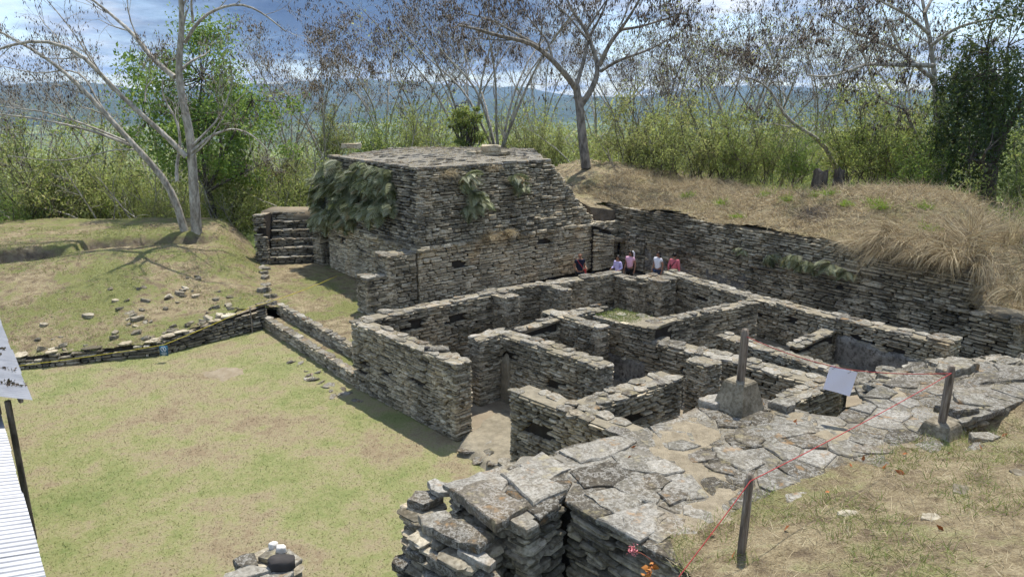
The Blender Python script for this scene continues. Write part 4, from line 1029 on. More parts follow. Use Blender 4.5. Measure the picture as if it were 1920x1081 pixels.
M['leaf_bright'] = mat_leaf('bright green leaves', [(0.0, (0.055, 0.115, 0.022)), (0.5, (0.115, 0.215, 0.038)), (0.9, (0.20, 0.32, 0.06)), (1.0, (0.34, 0.38, 0.09))], 0.55)
M['leaf_olive'] = mat_leaf('olive leaves', [(0.0, (0.17, 0.195, 0.065)), (0.5, (0.31, 0.335, 0.12)), (0.85, (0.43, 0.43, 0.19)), (1.0, (0.52, 0.43, 0.24))], 0.6)
M['leaf_dark'] = mat_leaf('dark ivy leaves', [(0.0, (0.016, 0.032, 0.010)), (0.6, (0.035, 0.065, 0.018)), (0.93, (0.07, 0.11, 0.028)), (1.0, (0.18, 0.22, 0.05))], 0.25)
M['leaf_lime'] = mat_leaf('yellow green leaves', [(0.0, (0.24, 0.285, 0.075)), (0.5, (0.40, 0.445, 0.14)), (1.0, (0.54, 0.56, 0.23))], 0.62)
M['leaf_mid'] = mat_leaf('mid green leaves', [(0.0, (0.075, 0.115, 0.03)), (0.5, (0.19, 0.25, 0.065)), (0.88, (0.31, 0.355, 0.10)), (1.0, (0.40, 0.35, 0.15))], 0.62)
M['fern'] = mat_leaf('fern fronds', [(0.0, (0.10, 0.115, 0.055)), (0.4, (0.24, 0.265, 0.14)), (0.8, (0.46, 0.48, 0.31)), (0.94, (0.55, 0.56, 0.40)), (1.0, (0.40, 0.26, 0.12))], 0.35)
M['pod'] = mat_leaf('dry seed pods', [(0.0, (0.04, 0.03, 0.023)), (0.6, (0.10, 0.075, 0.058)), (1.0, (0.22, 0.165, 0.125))], 0.1, 0.8)
M['twig_leaf'] = mat_leaf('brown dry leaves', [(0.0, (0.12, 0.075, 0.035)), (1.0, (0.30, 0.20, 0.10))], 0.3)

def leaf_mesh(Cn, size, rng, droop=0.3, aspect=0.45, up=0.0):
    n = len(Cn); Cn = np.asarray(Cn, float)
    d = rng.normal(size=(n, 3)); d[:, 2] -= droop; d /= np.linalg.norm(d, axis=1)[:, None]
    q = rng.normal(size=(n, 3)); q[:, 2] += up
    w = np.cross(d, q); w /= np.linalg.norm(w, axis=1)[:, None] + 1e-9
    nn = np.cross(d, w)
    L = (size * np.exp(rng.normal(0, 0.28, n)))[:, None]
    a = Cn - d * L * 0.5; b = Cn + w * L * aspect * 0.5 + nn * L * 0.08; c = Cn + d * L * 0.5; e = Cn - w * L * aspect * 0.5 + nn * L * 0.08
    V = np.stack([a, b, c, e], 1).reshape(-1, 3)
    k = np.arange(n)[:, None] * 4
    F = np.concatenate([k + np.array([[0, 1, 2]]), k + np.array([[0, 2, 3]])])
    return V, F
def pod_mesh(Cn, rng, L=0.16, w=0.028):
    n = len(Cn); Cn = np.asarray(Cn, float)
    d = rng.normal(0, 0.28, (n, 3)); d[:, 2] = -1; d /= np.linalg.norm(d, axis=1)[:, None]
    th = rng.uniform(0, 6.28, n); s_ = np.stack([np.cos(th), np.sin(th), np.zeros(n)], 1)
    t_ = np.cross(d, s_)
    LL = (L * rng.uniform(0.6, 1.4, n))[:, None]
    a = Cn; c = Cn + d * LL; m = Cn + d * LL * 0.45
    V = np.stack([a, m + s_ * w, m - s_ * w * 0.5 + t_ * w * 0.9, m - s_ * w * 0.5 - t_ * w * 0.9, c], 1).reshape(-1, 3)
    k = np.arange(n)[:, None] * 5
    F = np.concatenate([k + np.array([[0, i, j]]) for i, j in ((1, 2), (2, 3), (3, 1))] + [k + np.array([[4, j, i]]) for i, j in ((1, 2), (2, 3), (3, 1))])
    return V, F
def curve(P0, d, L, segs, rng, wander, trop):
    P = [np.asarray(P0, float)]; d = unit(d); st = L / segs
    for i in range(segs):
        d = unit(d + rng.normal(0, wander, 3) + np.array([0, 0, trop]))
        P.append(P[-1] + d * st)
    return np.array(P)
def grow(g, tips, P, r0, r1, lvl, maxl, rng, cfg):
    """P polyline of this branch; makes its tube, then children"""
    n = len(P); r0 = r0 * 0.8; R = np.linspace(r0, max(r1 * 0.8, 0.006), n)
    g.tube(P, R, 8 if r0 > 0.09 else (5 if r0 > 0.03 else 3), cap=r0 > 0.05)
    if lvl >= maxl:
        tips.append(P); return
    L = np.linalg.norm(np.diff(P, axis=0), axis=1).sum()
    nc = int(rng.integers(*cfg['n'][min(lvl, len(cfg['n']) - 1)]))
    f0 = cfg.get('from', 0.3)
    for c in range(nc):
        f = f0 + (1 - f0) * (c + rng.uniform(0.1, 0.9)) / nc
        if c == nc - 1: f = 0.985
        x = f * (n - 1); i = min(int(x), n - 2); p = P[i] + (P[i + 1] - P[i]) * (x - i); d = unit(P[i + 1] - P[i])
        q = rng.normal(size=3); q -= d * (q @ d); q = unit(q + np.array([0, 0, cfg.get('lift', 0.25)]))
        a = math.radians(rng.uniform(*cfg['ang'])); dd = d * math.cos(a) + q * math.sin(a)
        Lc_ = cfg['len'][min(lvl, len(cfg['len']) - 1)] * rng.uniform(0.65, 1.25) * (1.15 - 0.5 * f)
        rr = max(R[i] * 0.5, 0.0075)
        P2 = curve(p, dd, Lc_, 5 if lvl < 2 else 4, rng, cfg.get('wander', 0.16), cfg.get('trop', 0.05))
        grow(g, tips, P2, rr, rr * 0.35, lvl + 1, maxl, rng, cfg)
def scatter_on(tips, n, rng, spread):
    idx = rng.integers(0, len(tips), n); out = np.empty((n, 3))
    for k, i in enumerate(idx):
        P = tips[i]; f = rng.random() ** 0.6 * (len(P) - 1); j = min(int(f), len(P) - 2)
        out[k] = P[j] + (P[j + 1] - P[j]) * (f - j)
    return out + rng.normal(0, spread, (n, 3))
def limb(pts, n=14):
    """smooth polyline through rough points"""
    P = np.asarray(pts, float)
    if len(P) < 3: return np.linspace(P[0], P[-1], n)
    t = np.concatenate([[0], np.cumsum(np.linalg.norm(np.diff(P, axis=0), axis=1))]); q = np.linspace(0, t[-1], n)
    o = np.stack([np.interp(q, t, P[:, k]) for k in range(3)], 1)
    for _ in range(2): o[1:-1] = 0.25 * o[:-2] + 0.5 * o[1:-1] + 0.25 * o[2:]
    return o
BARE = dict(n=[(4, 6), (4, 6), (3, 5), (2, 4)], len=[2.6, 1.5, 0.85, 0.5], ang=(25, 60), wander=0.14, trop=0.04, lift=0.25)
def tree_root(name, base, label, group=None):
    return empty(name, tuple(float(v) for v in base), label, 'tree', group)

# --- pale two-stemmed tree on the mound
def limb_px(L, Y, dY=0.0):
    n = len(L); return limb([at(x / 2.35, y / 2.35, Y + dY * i / max(1, n - 1)) for i, (x, y) in enumerate(L)], 16)
def pale_tree():
    rng = np.random.default_rng(101); Y = 35.2
    base = at(368, 449, Y); root = tree_root('bare_tree', base, 'pale forked leafless tree growing on the grass mound')
    g = Geo(); tips = []; cfg = dict(BARE, len=[2.1, 1.3, 0.75, 0.45], ang=(20, 55), lift=0.15)
    A = [(870, 1065), (855, 850), (845, 690), (840, 560), (795, 420), (770, 330), (800, 200), (810, 60), (790, -70), (770, -260)]
    Bm = [(825, 1060), (790, 940), (765, 840), (720, 780), (640, 690), (570, 620), (480, 520), (400, 430), (330, 350), (230, 270), (100, 190), (-40, 120)]
    PA = limb_px(A, Y, -1.0); PB = limb_px(Bm, Y, -1.5)
    grow(g, tips, PA, 0.36, 0.10, 0, 3, rng, dict(cfg, **{'from': 0.55}))
    grow(g, tips, PB, 0.26, 0.05, 0, 3, rng, dict(cfg, **{'from': 0.5}))
    L = [([(820, 690), (750, 610), (660, 540), (540, 430), (440, 330), (370, 230), (330, 200), (130, 165), (0, 215), (-120, 260)], 0.17, -2.0),
         ([(770, 340), (700, 290), (640, 220), (590, 150), (530, 100), (450, 30), (350, -40)], 0.17, 1.0),
         ([(780, 800), (775, 720), (800, 640), (780, 520), (740, 470), (700, 400), (720, 350)], 0.12, 0.8),
         ([(845, 670), (920, 600), (1030, 560), (1110, 590), (1180, 660)], 0.10, 0.5),
         ([(850, 640), (960, 530), (1010, 420), (1030, 330)], 0.08, 1.2),
         ([(845, 690), (930, 610), (990, 500), (1090, 400)], 0.06, -0.8),
         ([(815, 190), (870, 90), (950, 40), (1060, 10), (1150, 50), (1260, 140)], 0.11, -1.0),
         ([(850, 100), (840, 0), (900, -90)], 0.09, -1.0),
         ([(575, 640), (420, 580), (250, 540), (120, 515), (0, 505), (-80, 490)], 0.10, -1.6),
         ([(560, 625), (380, 550), (200, 490), (60, 478), (-40, 460)], 0.08, -0.8),
         ([(600, 660), (500, 655), (400, 690), (250, 712), (30, 685)], 0.05, -1.2),
         ([(480, 510), (420, 440), (380, 330), (300, 300), (180, 330), (0, 290)], 0.07, 1.0),
         ([(500, 400), (420, 300), (330, 150), (250, 50), (180, -30)], 0.07, 0.5),
         ([(640, 450), (640, 390), (690, 330)], 0.06, 0.6)]
    for pts, r, dy in L:
        n = len(pts); P = limb([at(x / 2.35, y / 2.35, Y - 0.5 + dy * i / (n - 1)) for i, (x, y) in enumerate(pts)], 14)
        grow(g, tips, P, r, r * 0.30, 0, 3, rng, dict(cfg, **{'from': 0.3}))
    g.build('trunk', M['bark_pale'], root, True)
    V, F = pod_mesh(scatter_on(tips, 2600, rng, 0.04), rng, 0.17, 0.022)
    o = mesh_obj('seed_pods', V, F, M['pod'], root); o['kind'] = 'stuff'
pale_tree()

# --- dark trunk beside the temple roof
def corner_tree():
    rng = np.random.default_rng(102); Y = 41.0
    q = lambda L, dy: limb([at(560 + x / 2.35, y / 2.35, Y + dy * i / (len(L) - 1)) for i, (x, y) in enumerate(L)], 14)
    base = at(1098, 312, Y); root = tree_root('bare_tree', base, 'tall spreading leafless tree right behind the temple roof, dark straight trunk')
    g = Geo(); tips = []; cfg = dict(BARE, len=[2.6, 1.6, 0.95, 0.55], ang=(22, 58))
    grow(g, tips, q([(1267, 740), (1250, 600), (1238, 470), (1222, 380)], 0), 0.36, 0.25, 9, 9, rng, cfg)
    for L, r, dy in ([([(1225, 395), (1195, 350), (1120, 265), (1050, 200), (980, 172), (900, 168), (800, 130), (700, 110)], 0.22, -3.5),
                      ([(1060, 205), (960, 150), (860, 90), (740, 60)], 0.12, 1.0),
                      ([(1240, 470), (1310, 370), (1330, 290), (1300, 230), (1270, 130), (1200, 50), (1160, -60)], 0.22, 1.5),
                      ([(1222, 380), (1260, 260), (1275, 170), (1340, 60), (1380, -60)], 0.15, 2.0),
                      ([(1330, 315), (1400, 270), (1540, 222), (1640, 170)], 0.12, -2.0),
                      ([(1325, 290), (1370, 190), (1420, 130), (1480, 40), (1530, -60)], 0.17, -1.5),
                      ([(1420, 132), (1500, 120), (1600, 90), (1690, 60)], 0.11, -2.5),
                      ([(1120, 265), (1100, 180), (1020, 90), (980, 0)], 0.10, 2.0),
                      ([(1270, 130), (1330, 40), (1400, -60)], 0.09, 0.5),
                      ([(1275, 180), (1180, 60), (1080, -20)], 0.09, 1.5)]):
        grow(g, tips, q(L, dy), r, r * 0.3, 0, 3, rng, dict(cfg, **{'from': 0.3}))
    g.build('trunk', M['bark_grey'], root, True)
    V, F = pod_mesh(scatter_on(tips, 3600, rng, 0.05), rng, 0.22, 0.03)
    o = mesh_obj('seed_pods', V, F, M['pod'], root); o['kind'] = 'stuff'
corner_tree()

def ground_z(x, y): return float(h_valley(np.array([x]), np.array([y]))[0])
def vase_tree(px, py_base, Y, height, spread, seed, label, mat='bark_grey', pods=2000, podcol='pod', leaves=None, nleaf=0, lsize=0.16, stems=4, lean=(0, 0), group=None, cfg=None, r=0.16, name='bare_tree', podL=0.2):
    """several stems leaving the ground together, arching outwards"""
    rng = np.random.default_rng(seed); base = at(px, py_base, Y)
    root = tree_root(name, base, label, group); g = Geo(); tips = []
    cfg = dict(BARE, n=[(5, 7), (3, 5), (3, 4), (2, 4)], len=[height * 0.36, height * 0.22, height * 0.13, height * 0.075], **(cfg or {}))
    for s_ in range(stems):
        a = 2 * math.pi * (s_ + rng.uniform(0, 0.6)) / stems
        tgt = base + np.array([math.cos(a) * spread * rng.uniform(0.5, 1.0) + lean[0], math.sin(a) * spread * rng.uniform(0.5, 1.0) + lean[1], height * rng.uniform(0.8, 1.05)])
        mid = base + (tgt - base) * 0.45 + np.array([math.cos(a), math.sin(a), 0]) * (-spread * 0.10) + rng.normal(0, 0.15, 3) + np.array([0, 0, height * 0.06])
        P = limb([base + rng.normal(0, 0.1, 3) * [1, 1, 0], base + (mid - base) * 0.5 + rng.normal(0, 0.12, 3), mid, (mid + tgt) / 2 + rng.normal(0, 0.25, 3), tgt], 12)
        grow(g, tips, P, r * rng.uniform(0.7, 1.15), 0.03, 0, 4, rng, dict(cfg, **{'from': 0.34}))
    g.build('trunk', M[mat], root, True)
    if pods:
        V, F = pod_mesh(scatter_on(tips, pods, rng, 0.06), rng, podL, 0.03); o = mesh_obj('seed_pods', V, F, M[podcol], root); o['kind'] = 'stuff'
    if leaves:
        c = scatter_on(tips, nleaf, rng, lsize * 1.6); V, F = leaf_mesh(c, lsize, rng); o = mesh_obj('crown', V, F, M[leaves], root); o['kind'] = 'stuff'
    return root
vase_tree(935, 300, 47, 9.6, 8.5, 111, 'wide leafless tree with brown pods over the middle of the temple roof', 'bark_pale', 4200, stems=7, r=0.13, podL=0.2)
vase_tree(880, 290, 50, 9.6, 7.5, 117, 'leafless tree full of brown pods just left of the wide one', 'bark_pale', 3200, stems=6, r=0.12, podL=0.2)
vase_tree(720, 300, 55, 8.6, 7.5, 112, 'low reddish brown podded tree behind the left half of the temple roof', 'bark_pale', 4600, podcol='pod', stems=6, r=0.11, podL=0.18)
vase_tree(610, 310, 50, 7.4, 5.0, 113, 'thin leafless tree between the green tree and the temple roof', 'bark_pale', 1800, podcol='twig_leaf', stems=4, r=0.10)
vase_tree(1225, 330, 52, 8.6, 5.5, 114, 'slender leafless tree just right of the dark straight trunk', 'bark_grey', 1500, stems=4, r=0.11)
vase_tree(1385, 335, 48, 9.4, 6.0, 115, 'leafless tree with a few yellowing leaves above the right bushes', 'bark_pale', 2400, leaves='leaf_olive', nleaf=700, stems=4, r=0.14)
vase_tree(1480, 330, 56, 10, 7.5, 118, 'hazy leafless tree farthest back between the right-hand trees', 'bark_pale', 2600, stems=5, r=0.12)
FAR_KINDS = [vase_tree(545, 300, 58, 8.4, 5.5, 171, 'leafless pale tree standing far back left of the temple roof', 'bark_pale', 900, stems=6, r=0.10, podL=0.18, group='leafless trees standing far back in the scrub'),
             vase_tree(1120, 300, 60, 8.8, 5.0, 172, 'leafless pale tree standing far back beside the dark straight trunk', 'bark_pale', 1100, stems=5, r=0.11, podL=0.18, group='leafless trees standing far back in the scrub'),
             vase_tree(1310, 300, 56, 8.2, 5.8, 173, 'leafless pale tree standing far back over the middle of the dry bank', 'bark_pale', 700, leaves='leaf_olive', nleaf=900, stems=6, r=0.10, podL=0.16, group='leafless trees standing far back in the scrub')]
for i, (px, Y, sc_, where) in enumerate(((470, 54, 0.95, 'just right of the full green tree'), (650, 62, 1.1, 'over the left third of the temple roof'), (790, 64, 1.15, 'over the centre of the temple roof'), (1010, 60, 1.1, 'left of the dark straight trunk'), (1190, 52, 0.95, 'right of the dark straight trunk'), (1255, 62, 1.2, 'over the left part of the dry bank'), (1360, 63, 1.2, 'behind the yellowing tree'),
                                        (1440, 51, 1.0, 'left of the old stumps'), (1530, 57, 1.25, 'over the old stumps'), (1600, 50, 1.0, 'right of the old stumps'), (1670, 56, 1.3, 'under the long level limb'), (1730, 48, 1.1, 'left of the ivy curtain'), (70, 52, 1.1, 'near the left edge'), (190, 56, 1.2, 'left of the full green tree'), (290, 50, 0.9, 'behind the pale forked tree'), (10, 47, 0.9, 'at the very left edge'))):
    src = FAR_KINDS[i % 3]; X = (px - 960) / 1330 * Y * 0.985; z = float(h_valley(np.array([X]), np.array([float(Y)]))[0])
    c = src.copy(); C.objects.link(c); c.location = (X, Y, z); c.rotation_euler[2] = 1.1 + i * 2.4; c.scale = (sc_,) * 3; c['label'] = 'leafless pale tree standing far back ' + where
    for ch in list(src.children): d_ = ch.copy(); C.objects.link(d_); d_.parent = c
def right_tree():
    rng = np.random.default_rng(103); Y = 37.0
    base = at(1790, 330, Y); root = tree_root('bare_tree', base, 'big leafless tree with a long level limb beside the ivy covered trunk')
    q = lambda L, dy: limb([at(1240 + x / 2.35, y / 2.35, Y + dy * i / (len(L) - 1)) for i, (x, y) in enumerate(L)], 14)
    g = Geo(); tips = []; cfg = dict(BARE, len=[2.5, 1.5, 0.9, 0.5], ang=(22, 62))
    for L, r, dy in ([([(1240, 800), (1225, 640), (1215, 500), (1205, 350), (1190, 200), (1160, 60), (1140, -60)], 0.26, 0.5),
                      ([(1200, 290), (1100, 285), (1000, 288), (900, 275), (820, 320), (740, 345), (640, 330)], 0.15, -3.0),
                      ([(1205, 350), (1140, 310), (1080, 240), (1000, 200), (900, 160), (800, 130), (720, 60)], 0.14, -1.5),
                      ([(1180, 150), (1080, 60), (990, 20), (900, -40)], 0.12, -2.0),
                      ([(1160, 60), (1200, -20), (1260, -80)], 0.12, 1.0),
                      ([(1190, 200), (1300, 120), (1420, 90), (1600, 60)], 0.12, -3.0),
                      ([(1180, 690), (1130, 610), (1090, 530), (1080, 470), (1000, 470), (940, 400)], 0.13, -2.0),
                      ([(1100, 285), (1040, 200), (1000, 100), (960, 0)], 0.09, -1.0)]):
        grow(g, tips, q(L, dy), r, r * 0.3, 0, 3, rng, dict(cfg, **{'from': 0.3}))
    g.build('trunk', M['bark_pale'], root, True)
    V, F = pod_mesh(scatter_on(tips, 4200, rng, 0.05), rng, 0.2, 0.028)
    o = mesh_obj('seed_pods', V, F, M['pod'], root); o['kind'] = 'stuff'
    # leaning trunk
    base = at(1560, 322, 40.0); root = tree_root('leaning_tree', base, 'white leaning bare trunk bent left among the right-hand bushes')
    g = Geo(); tips = []
    P = limb([at(1240 + x / 2.35, y / 2.35, 40 - 0.3 * i) for i, (x, y) in enumerate([(775, 760), (730, 650), (690, 610), (600, 560), (520, 490), (515, 440), (440, 350), (370, 340)])], 16)
    grow(g, tips, P, 0.17, 0.05, 0, 3, rng, dict(cfg, **{'from': 0.4}))
    g.build('trunk', M['bark_pale'], root, True)
    V, F = pod_mesh(scatter_on(tips, 700, rng, 0.05), rng, 0.18, 0.026); o = mesh_obj('seed_pods', V, F, M['pod'], root); o['kind'] = 'stuff'
right_tree()

def leafy_tree(base, height, crown_c, crown_r, nleaf, lsize, leaves, bark, seed, label, name='leafy_tree', r=0.25, clumps=60, group=None, hang=0.0):
    """trunk, limbs reaching to clump centres spread through an uneven crown, leaf-sized faces round each"""
    rng = np.random.default_rng(seed); root = tree_root(name, base, label, group); base = np.asarray(base, float); cc = np.asarray(crown_c, float); cr = np.asarray(crown_r, float)
    g = Geo(); cl = []
    for _ in range(clumps):
        d = unit(rng.normal(size=3)); k = rng.random() ** 0.40; cl.append(cc + d * cr * k * rng.uniform(0.75, 1.12))
    cl = np.array(cl); fork = base + (cc - base) * 0.42 + rng.normal(0, 0.15, 3)
    g.tube(limb([base, base + (fork - base) * 0.5 + rng.normal(0, 0.12, 3), fork], 8), np.linspace(r, r * 0.7, 8), 8)
    hubs = cc + rng.normal(0, 0.42, (7, 3)) * cr
    for h in hubs: g.tube(limb([fork, (fork + h) / 2 + rng.normal(0, 0.25, 3), h], 8), np.linspace(r * 0.5, 0.045, 8), 5)
    for c in cl:
        h = hubs[np.argmin(np.linalg.norm(hubs - c, axis=1))]
        g.tube(limb([h, (h + c) / 2 + rng.normal(0, 0.2, 3), c], 6), np.linspace(0.04, 0.012, 6), 3)
    g.build('trunk', M[bark], root, True)
    k = rng.integers(0, clumps, nleaf); sc = rng.uniform(0.55, 1.3, clumps)[k]
    Cn = cl[k] + rng.normal(0, 1, (nleaf, 3)) * np.array([0.20, 0.20, 0.14]) * sc[:, None] * cr.mean() * 0.62
    if hang: Cn[:, 2] -= rng.random(nleaf) ** 2 * hang
    V, F = leaf_mesh(Cn, lsize, rng, droop=0.5); o = mesh_obj('crown', V, F, M[leaves], root); o['kind'] = 'stuff'
    return root
leafy_tree(at(405, 462, 42), 12, at(385, 205, 42), (5.6, 4.0, 4.9), 21000, 0.19, 'leaf_bright', 'bark_dark', 121, 'full bright green tree behind the pale forked tree', clumps=85)
leafy_tree(at(440, 452, 43.5), 7, at(440, 330, 43.5), (2.2, 2.0, 2.6), 4200, 0.18, 'leaf_mid', 'bark_dark', 122, 'small dark green tree hung with creepers under the bright green tree', clumps=30, hang=1.6)
leafy_tree(at(885, 305, 45.5), 5, at(880, 245, 45.5), (1.25, 1.2, 1.7), 4600, 0.13, 'leaf_mid', 'bark_dark', 123, 'round dense green bush with a yellow top behind the temple roof', 'round_bush', r=0.1, clumps=30)
leafy_tree(at(865, 300, 46.3), 5, at(862, 222, 46.3), (0.9, 0.8, 1.0), 1500, 0.13, 'leaf_lime', 'bark_dark', 124, 'yellow green shrub top rising behind the round bush', 'yellow_shrub', r=0.07, clumps=14)
# ivy-covered trunk on the far right
iv = leafy_tree(at(1850, 420, 33), 14, at(1862, 165, 33), (2.3, 2.0, 4.6), 15000, 0.15, 'leaf_dark', 'bark_dark', 125, 'tall trunk smothered in dark ivy at the right edge', 'ivy_tree', r=0.4, clumps=70, hang=1.5)
leafy_tree(at(1775, 330, 35), 9, at(1790, 190, 35), (1.3, 1.3, 3.0), 5200, 0.14, 'leaf_dark', 'bark_dark', 126, 'dark ivy curtain hanging left of the smothered trunk', 'ivy_curtain', r=0.15, clumps=34, hang=1.4)

# --- shrubs: four built plants, copied with their parts
def shrub_proto(seed, leaves, nleaf, lsize, h=3.0, w=1.5, bark='bark_dark', stems=13, fine=0.0):
    rng = np.random.default_rng(seed); root = bpy.data.objects.new('shrub', None); g = Geo(); tips = []
    for s_ in range(stems):
        a = rng.uniform(0, 6.28); d = np.array([math.cos(a) * w / h * rng.uniform(0.2, 1.0), math.sin(a) * w / h * rng.uniform(0.2, 1.0), 1])
        P = curve(rng.normal(0, 0.4, 3) * [1, 1, 0], d, h * rng.uniform(0.35, 1.05), 7, rng, 0.17, 0.02)
        grow(g, tips, P, 0.030, 0.012, 1, 3, rng, dict(BARE, n=[(5, 7), (5, 7), (4, 6)], len=[h * 0.4, h * 0.30, h * 0.17], ang=(25, 75), trop=0.02, wander=0.2, **{'from': 0.06}))
    V1, F1 = np.concatenate(g.v), np.concatenate(g.f)
    Cn = scatter_on(tips, nleaf, rng, lsize * 1.1)
    V2, F2 = leaf_mesh(Cn, lsize, rng, droop=0.1, aspect=0.42)
    return (V1, F1, M[bark]), (V2, F2, M[leaves])
def data_mesh(name, V, F, mat):
    o = mesh_obj(name, V, F, mat); me = o.data; bpy.data.objects.remove(o); return me
protos = {}
for key, a in dict(olive=(131, 'leaf_olive', 6000, 0.085), lime=(132, 'leaf_lime', 5200, 0.085), mid=(133, 'leaf_mid', 6400, 0.09), bright=(134, 'leaf_bright', 5200, 0.10), dry=(135, 'twig_leaf', 900, 0.08)).items():
    w_, l_ = shrub_proto(*a); protos[key] = (data_mesh('stems', *w_), data_mesh('foliage', *l_))
def shrub(kind, base, s_, rz, label, group, name='shrub', sz=1.0):
    root = empty(name, tuple(float(v) for v in base), label, 'shrub', group); root.rotation_euler[2] = rz; root.scale = (s_, s_, s_ * sz)
    for me, nm in zip(protos[kind], ('stems', 'foliage')):
        o = bpy.data.objects.new(nm, me); link(o, root)
        if nm == 'foliage': o['kind'] = 'stuff'
    return root
_r = np.random.default_rng(140)
SH = [  # kind, px, py base, Y, scale, label
    ('olive', 1180, 325, 43, 1.55, 'thin willowy bush right of the dark straight trunk', 'row_r'),
    ('lime', 1245, 335, 41, 1.35, 'light green bush on the crest of the dry bank', 'row_r'),
    ('olive', 1310, 338, 41, 1.6, 'tall olive bush in the middle of the dry bank crest', 'row_r'),
    ('mid', 1375, 345, 39, 1.2, 'leafy mid green bush left of the old stumps', 'row_r'),
    ('olive', 1440, 335, 40, 1.15, 'loose olive bush just left of the old stumps', 'row_r'),
    ('bright', 1500, 335, 38.5, 0.8, 'low bright bush touching the old stumps', 'row_r'),
    ('mid', 1610, 335, 38, 1.35, 'bushy green shrub right of the old stumps', 'row_r'),
    ('olive', 1650, 330, 40, 1.9, 'tall pale olive bush under the level limb', 'row_r'),
    ('mid', 1700, 345, 36, 1.25, 'dark leafed shrub on the right end of the bank crest', 'row_r'),
    ('bright', 1745, 365, 34, 1.0, 'bright leafed shrub below the ivy curtain', 'row_r'),
    ('mid', 1900, 420, 30, 1.2, 'green shrub at the right edge under the ivy trunk', 'row_r'),
    ('bright', 1910, 470, 27, 0.7, 'small green shrub low on the right edge', 'row_r'),
    ('olive', 60, 440, 41, 1.9, 'olive shrub at the left edge behind the mound', 'row_l'),
    ('mid', 150, 440, 43, 1.9, 'dark leaning shrub left of the pale forked tree', 'row_l'),
    ('bright', 20, 452, 39, 0.9, 'fresh green low shrub at the far left behind the mound', 'row_l'),
    ('olive', 225, 440, 44, 1.7, 'olive shrub right behind the mound trench', 'row_l'),
    ('lime', 285, 445, 43, 1.1, 'yellowish shrub close left of the pale forked tree', 'row_l'),
    ('olive', 320, 448, 41, 0.8, 'low olive shrub at the foot of the pale forked tree', 'row_l'),
    ('lime', 470, 430, 45, 1.3, 'light green thicket between pale tree and stair block', 'row_l'),
    ('olive', 420, 440, 47, 1.5, 'olive thicket behind the creeper hung tree', 'row_l'),
    ('lime', 540, 400, 48, 1.3, 'light green bush left of the temple top', 'row_l'),
    ('dry', 520, 360, 46, 1.4, 'heap of white dry branches left of the temple top', 'row_l'),
    ('olive', 620, 300, 50, 1.2, 'olive bush over the left end of the temple roof', 'row_m'),
    ('lime', 790, 300, 49, 1.0, 'pale green bush over the middle of the temple roof', 'row_m'),
    ('bright', 700, 300, 51, 1.0, 'bright bush over the left half of the temple roof', 'row_m'),
    ('olive', 990, 310, 47, 1.1, 'olive bush left of the dark straight trunk', 'row_m'),
    ('lime', 1050, 312, 46, 0.9, 'small light bush touching the dark straight trunk', 'row_m')]
GN = dict(row_r='bushes along the crest of the dry bank', row_l='bushes behind the grass mound', row_m='bushes behind the temple roof')
for kind, px, py, Y, s_, lab, gk in SH:
    shrub(kind, at(px, py, Y) - [0, 0, 0.25], s_, _r.uniform(0, 6.28), lab, GN[gk], sz=_r.uniform(0.95, 1.2))

# --- woodland behind as one mass
def woodland():
    rng = np.random.default_rng(150); cl = []
    for _ in range(3600):
        Y = 40.5 + (11 * rng.random() if rng.random() < 0.72 else 11 + 40 * rng.random()); X = rng.uniform(-0.80, 0.80) * Y * 1.05
        if Y < 46.5 and -12 < X < 4.5: continue
        s_, d = bank_sd(X, Y)
        if d < 6.5 and s_ > -3: continue
        hmax = (0.9 + 8.0 * vnoise(X, Y, 3, 0.17) ** 1.4) * (0.75 + 0.25 * sstep(44, 60, Y)) * (1.0 + 0.25 * sstep(-12, -20, X))
        for q in range(4): cl.append([X + rng.normal(0, 0.7), Y + rng.normal(0, 0.7), ground_z(X, Y) + hmax * rng.random() ** 0.9])
    cl = np.array(cl)
    for nm, mk, sel, cnt in (('undergrowth', 'leaf_olive', 0, 90000), ('undergrowth', 'leaf_mid', 1, 60000), ('undergrowth', 'leaf_lime', 2, 88000)):
        cc = cl[(vnoise(cl[:, 0], cl[:, 1], 2, 0.25) * 3.2 + rng.normal(0, 0.35, len(cl)) - 0.1).astype(int).clip(0, 2) == sel]
        k = rng.integers(0, len(cc), cnt); d = cc[k]; s_ = 0.115 + (d[:, 1] - 40) * 0.0045
        Cn = d + rng.normal(0, 1, (len(k), 3)) * np.array([0.5, 0.5, 0.42])
        V, F = leaf_mesh(Cn, s_, rng, droop=0.0, aspect=0.4); o = mesh_obj(nm, V, F, M[mk])
        tag(o, ['olive', 'mid green', 'yellow green'][sel] + ' scrub filling the ground behind the ruin', 'undergrowth', None, 'stuff')
    # thin bare stems standing in it
    g = Geo()
    for _ in range(520):
        Y = 41 + 26 * rng.random() ** 1.3; X = rng.uniform(-0.8, 0.8) * Y
        if Y < 46 and -11 < X < 4: continue
        P = curve([X, Y, ground_z(X, Y)], [rng.normal(0, 0.55), rng.normal(0, 0.4), 1], rng.uniform(2.5, 6.5), 7, rng, 0.14, 0.03)
        g.tube(P, np.linspace(rng.uniform(0.03, 0.075), 0.014, 8), 4)
        for q in range(4):
            i = rng.integers(2, 7); P2 = curve(P[i], [rng.normal(), rng.normal(), 0.9], rng.uniform(0.8, 2.0), 4, rng, 0.2, 0.05); g.tube(P2, np.linspace(0.022, 0.008, 5), 3)
    tag(g.build('undergrowth_stems', M['bark_pale']), 'thin pale stems standing in the scrub behind the ruin', 'undergrowth', None, 'stuff')
woodland()

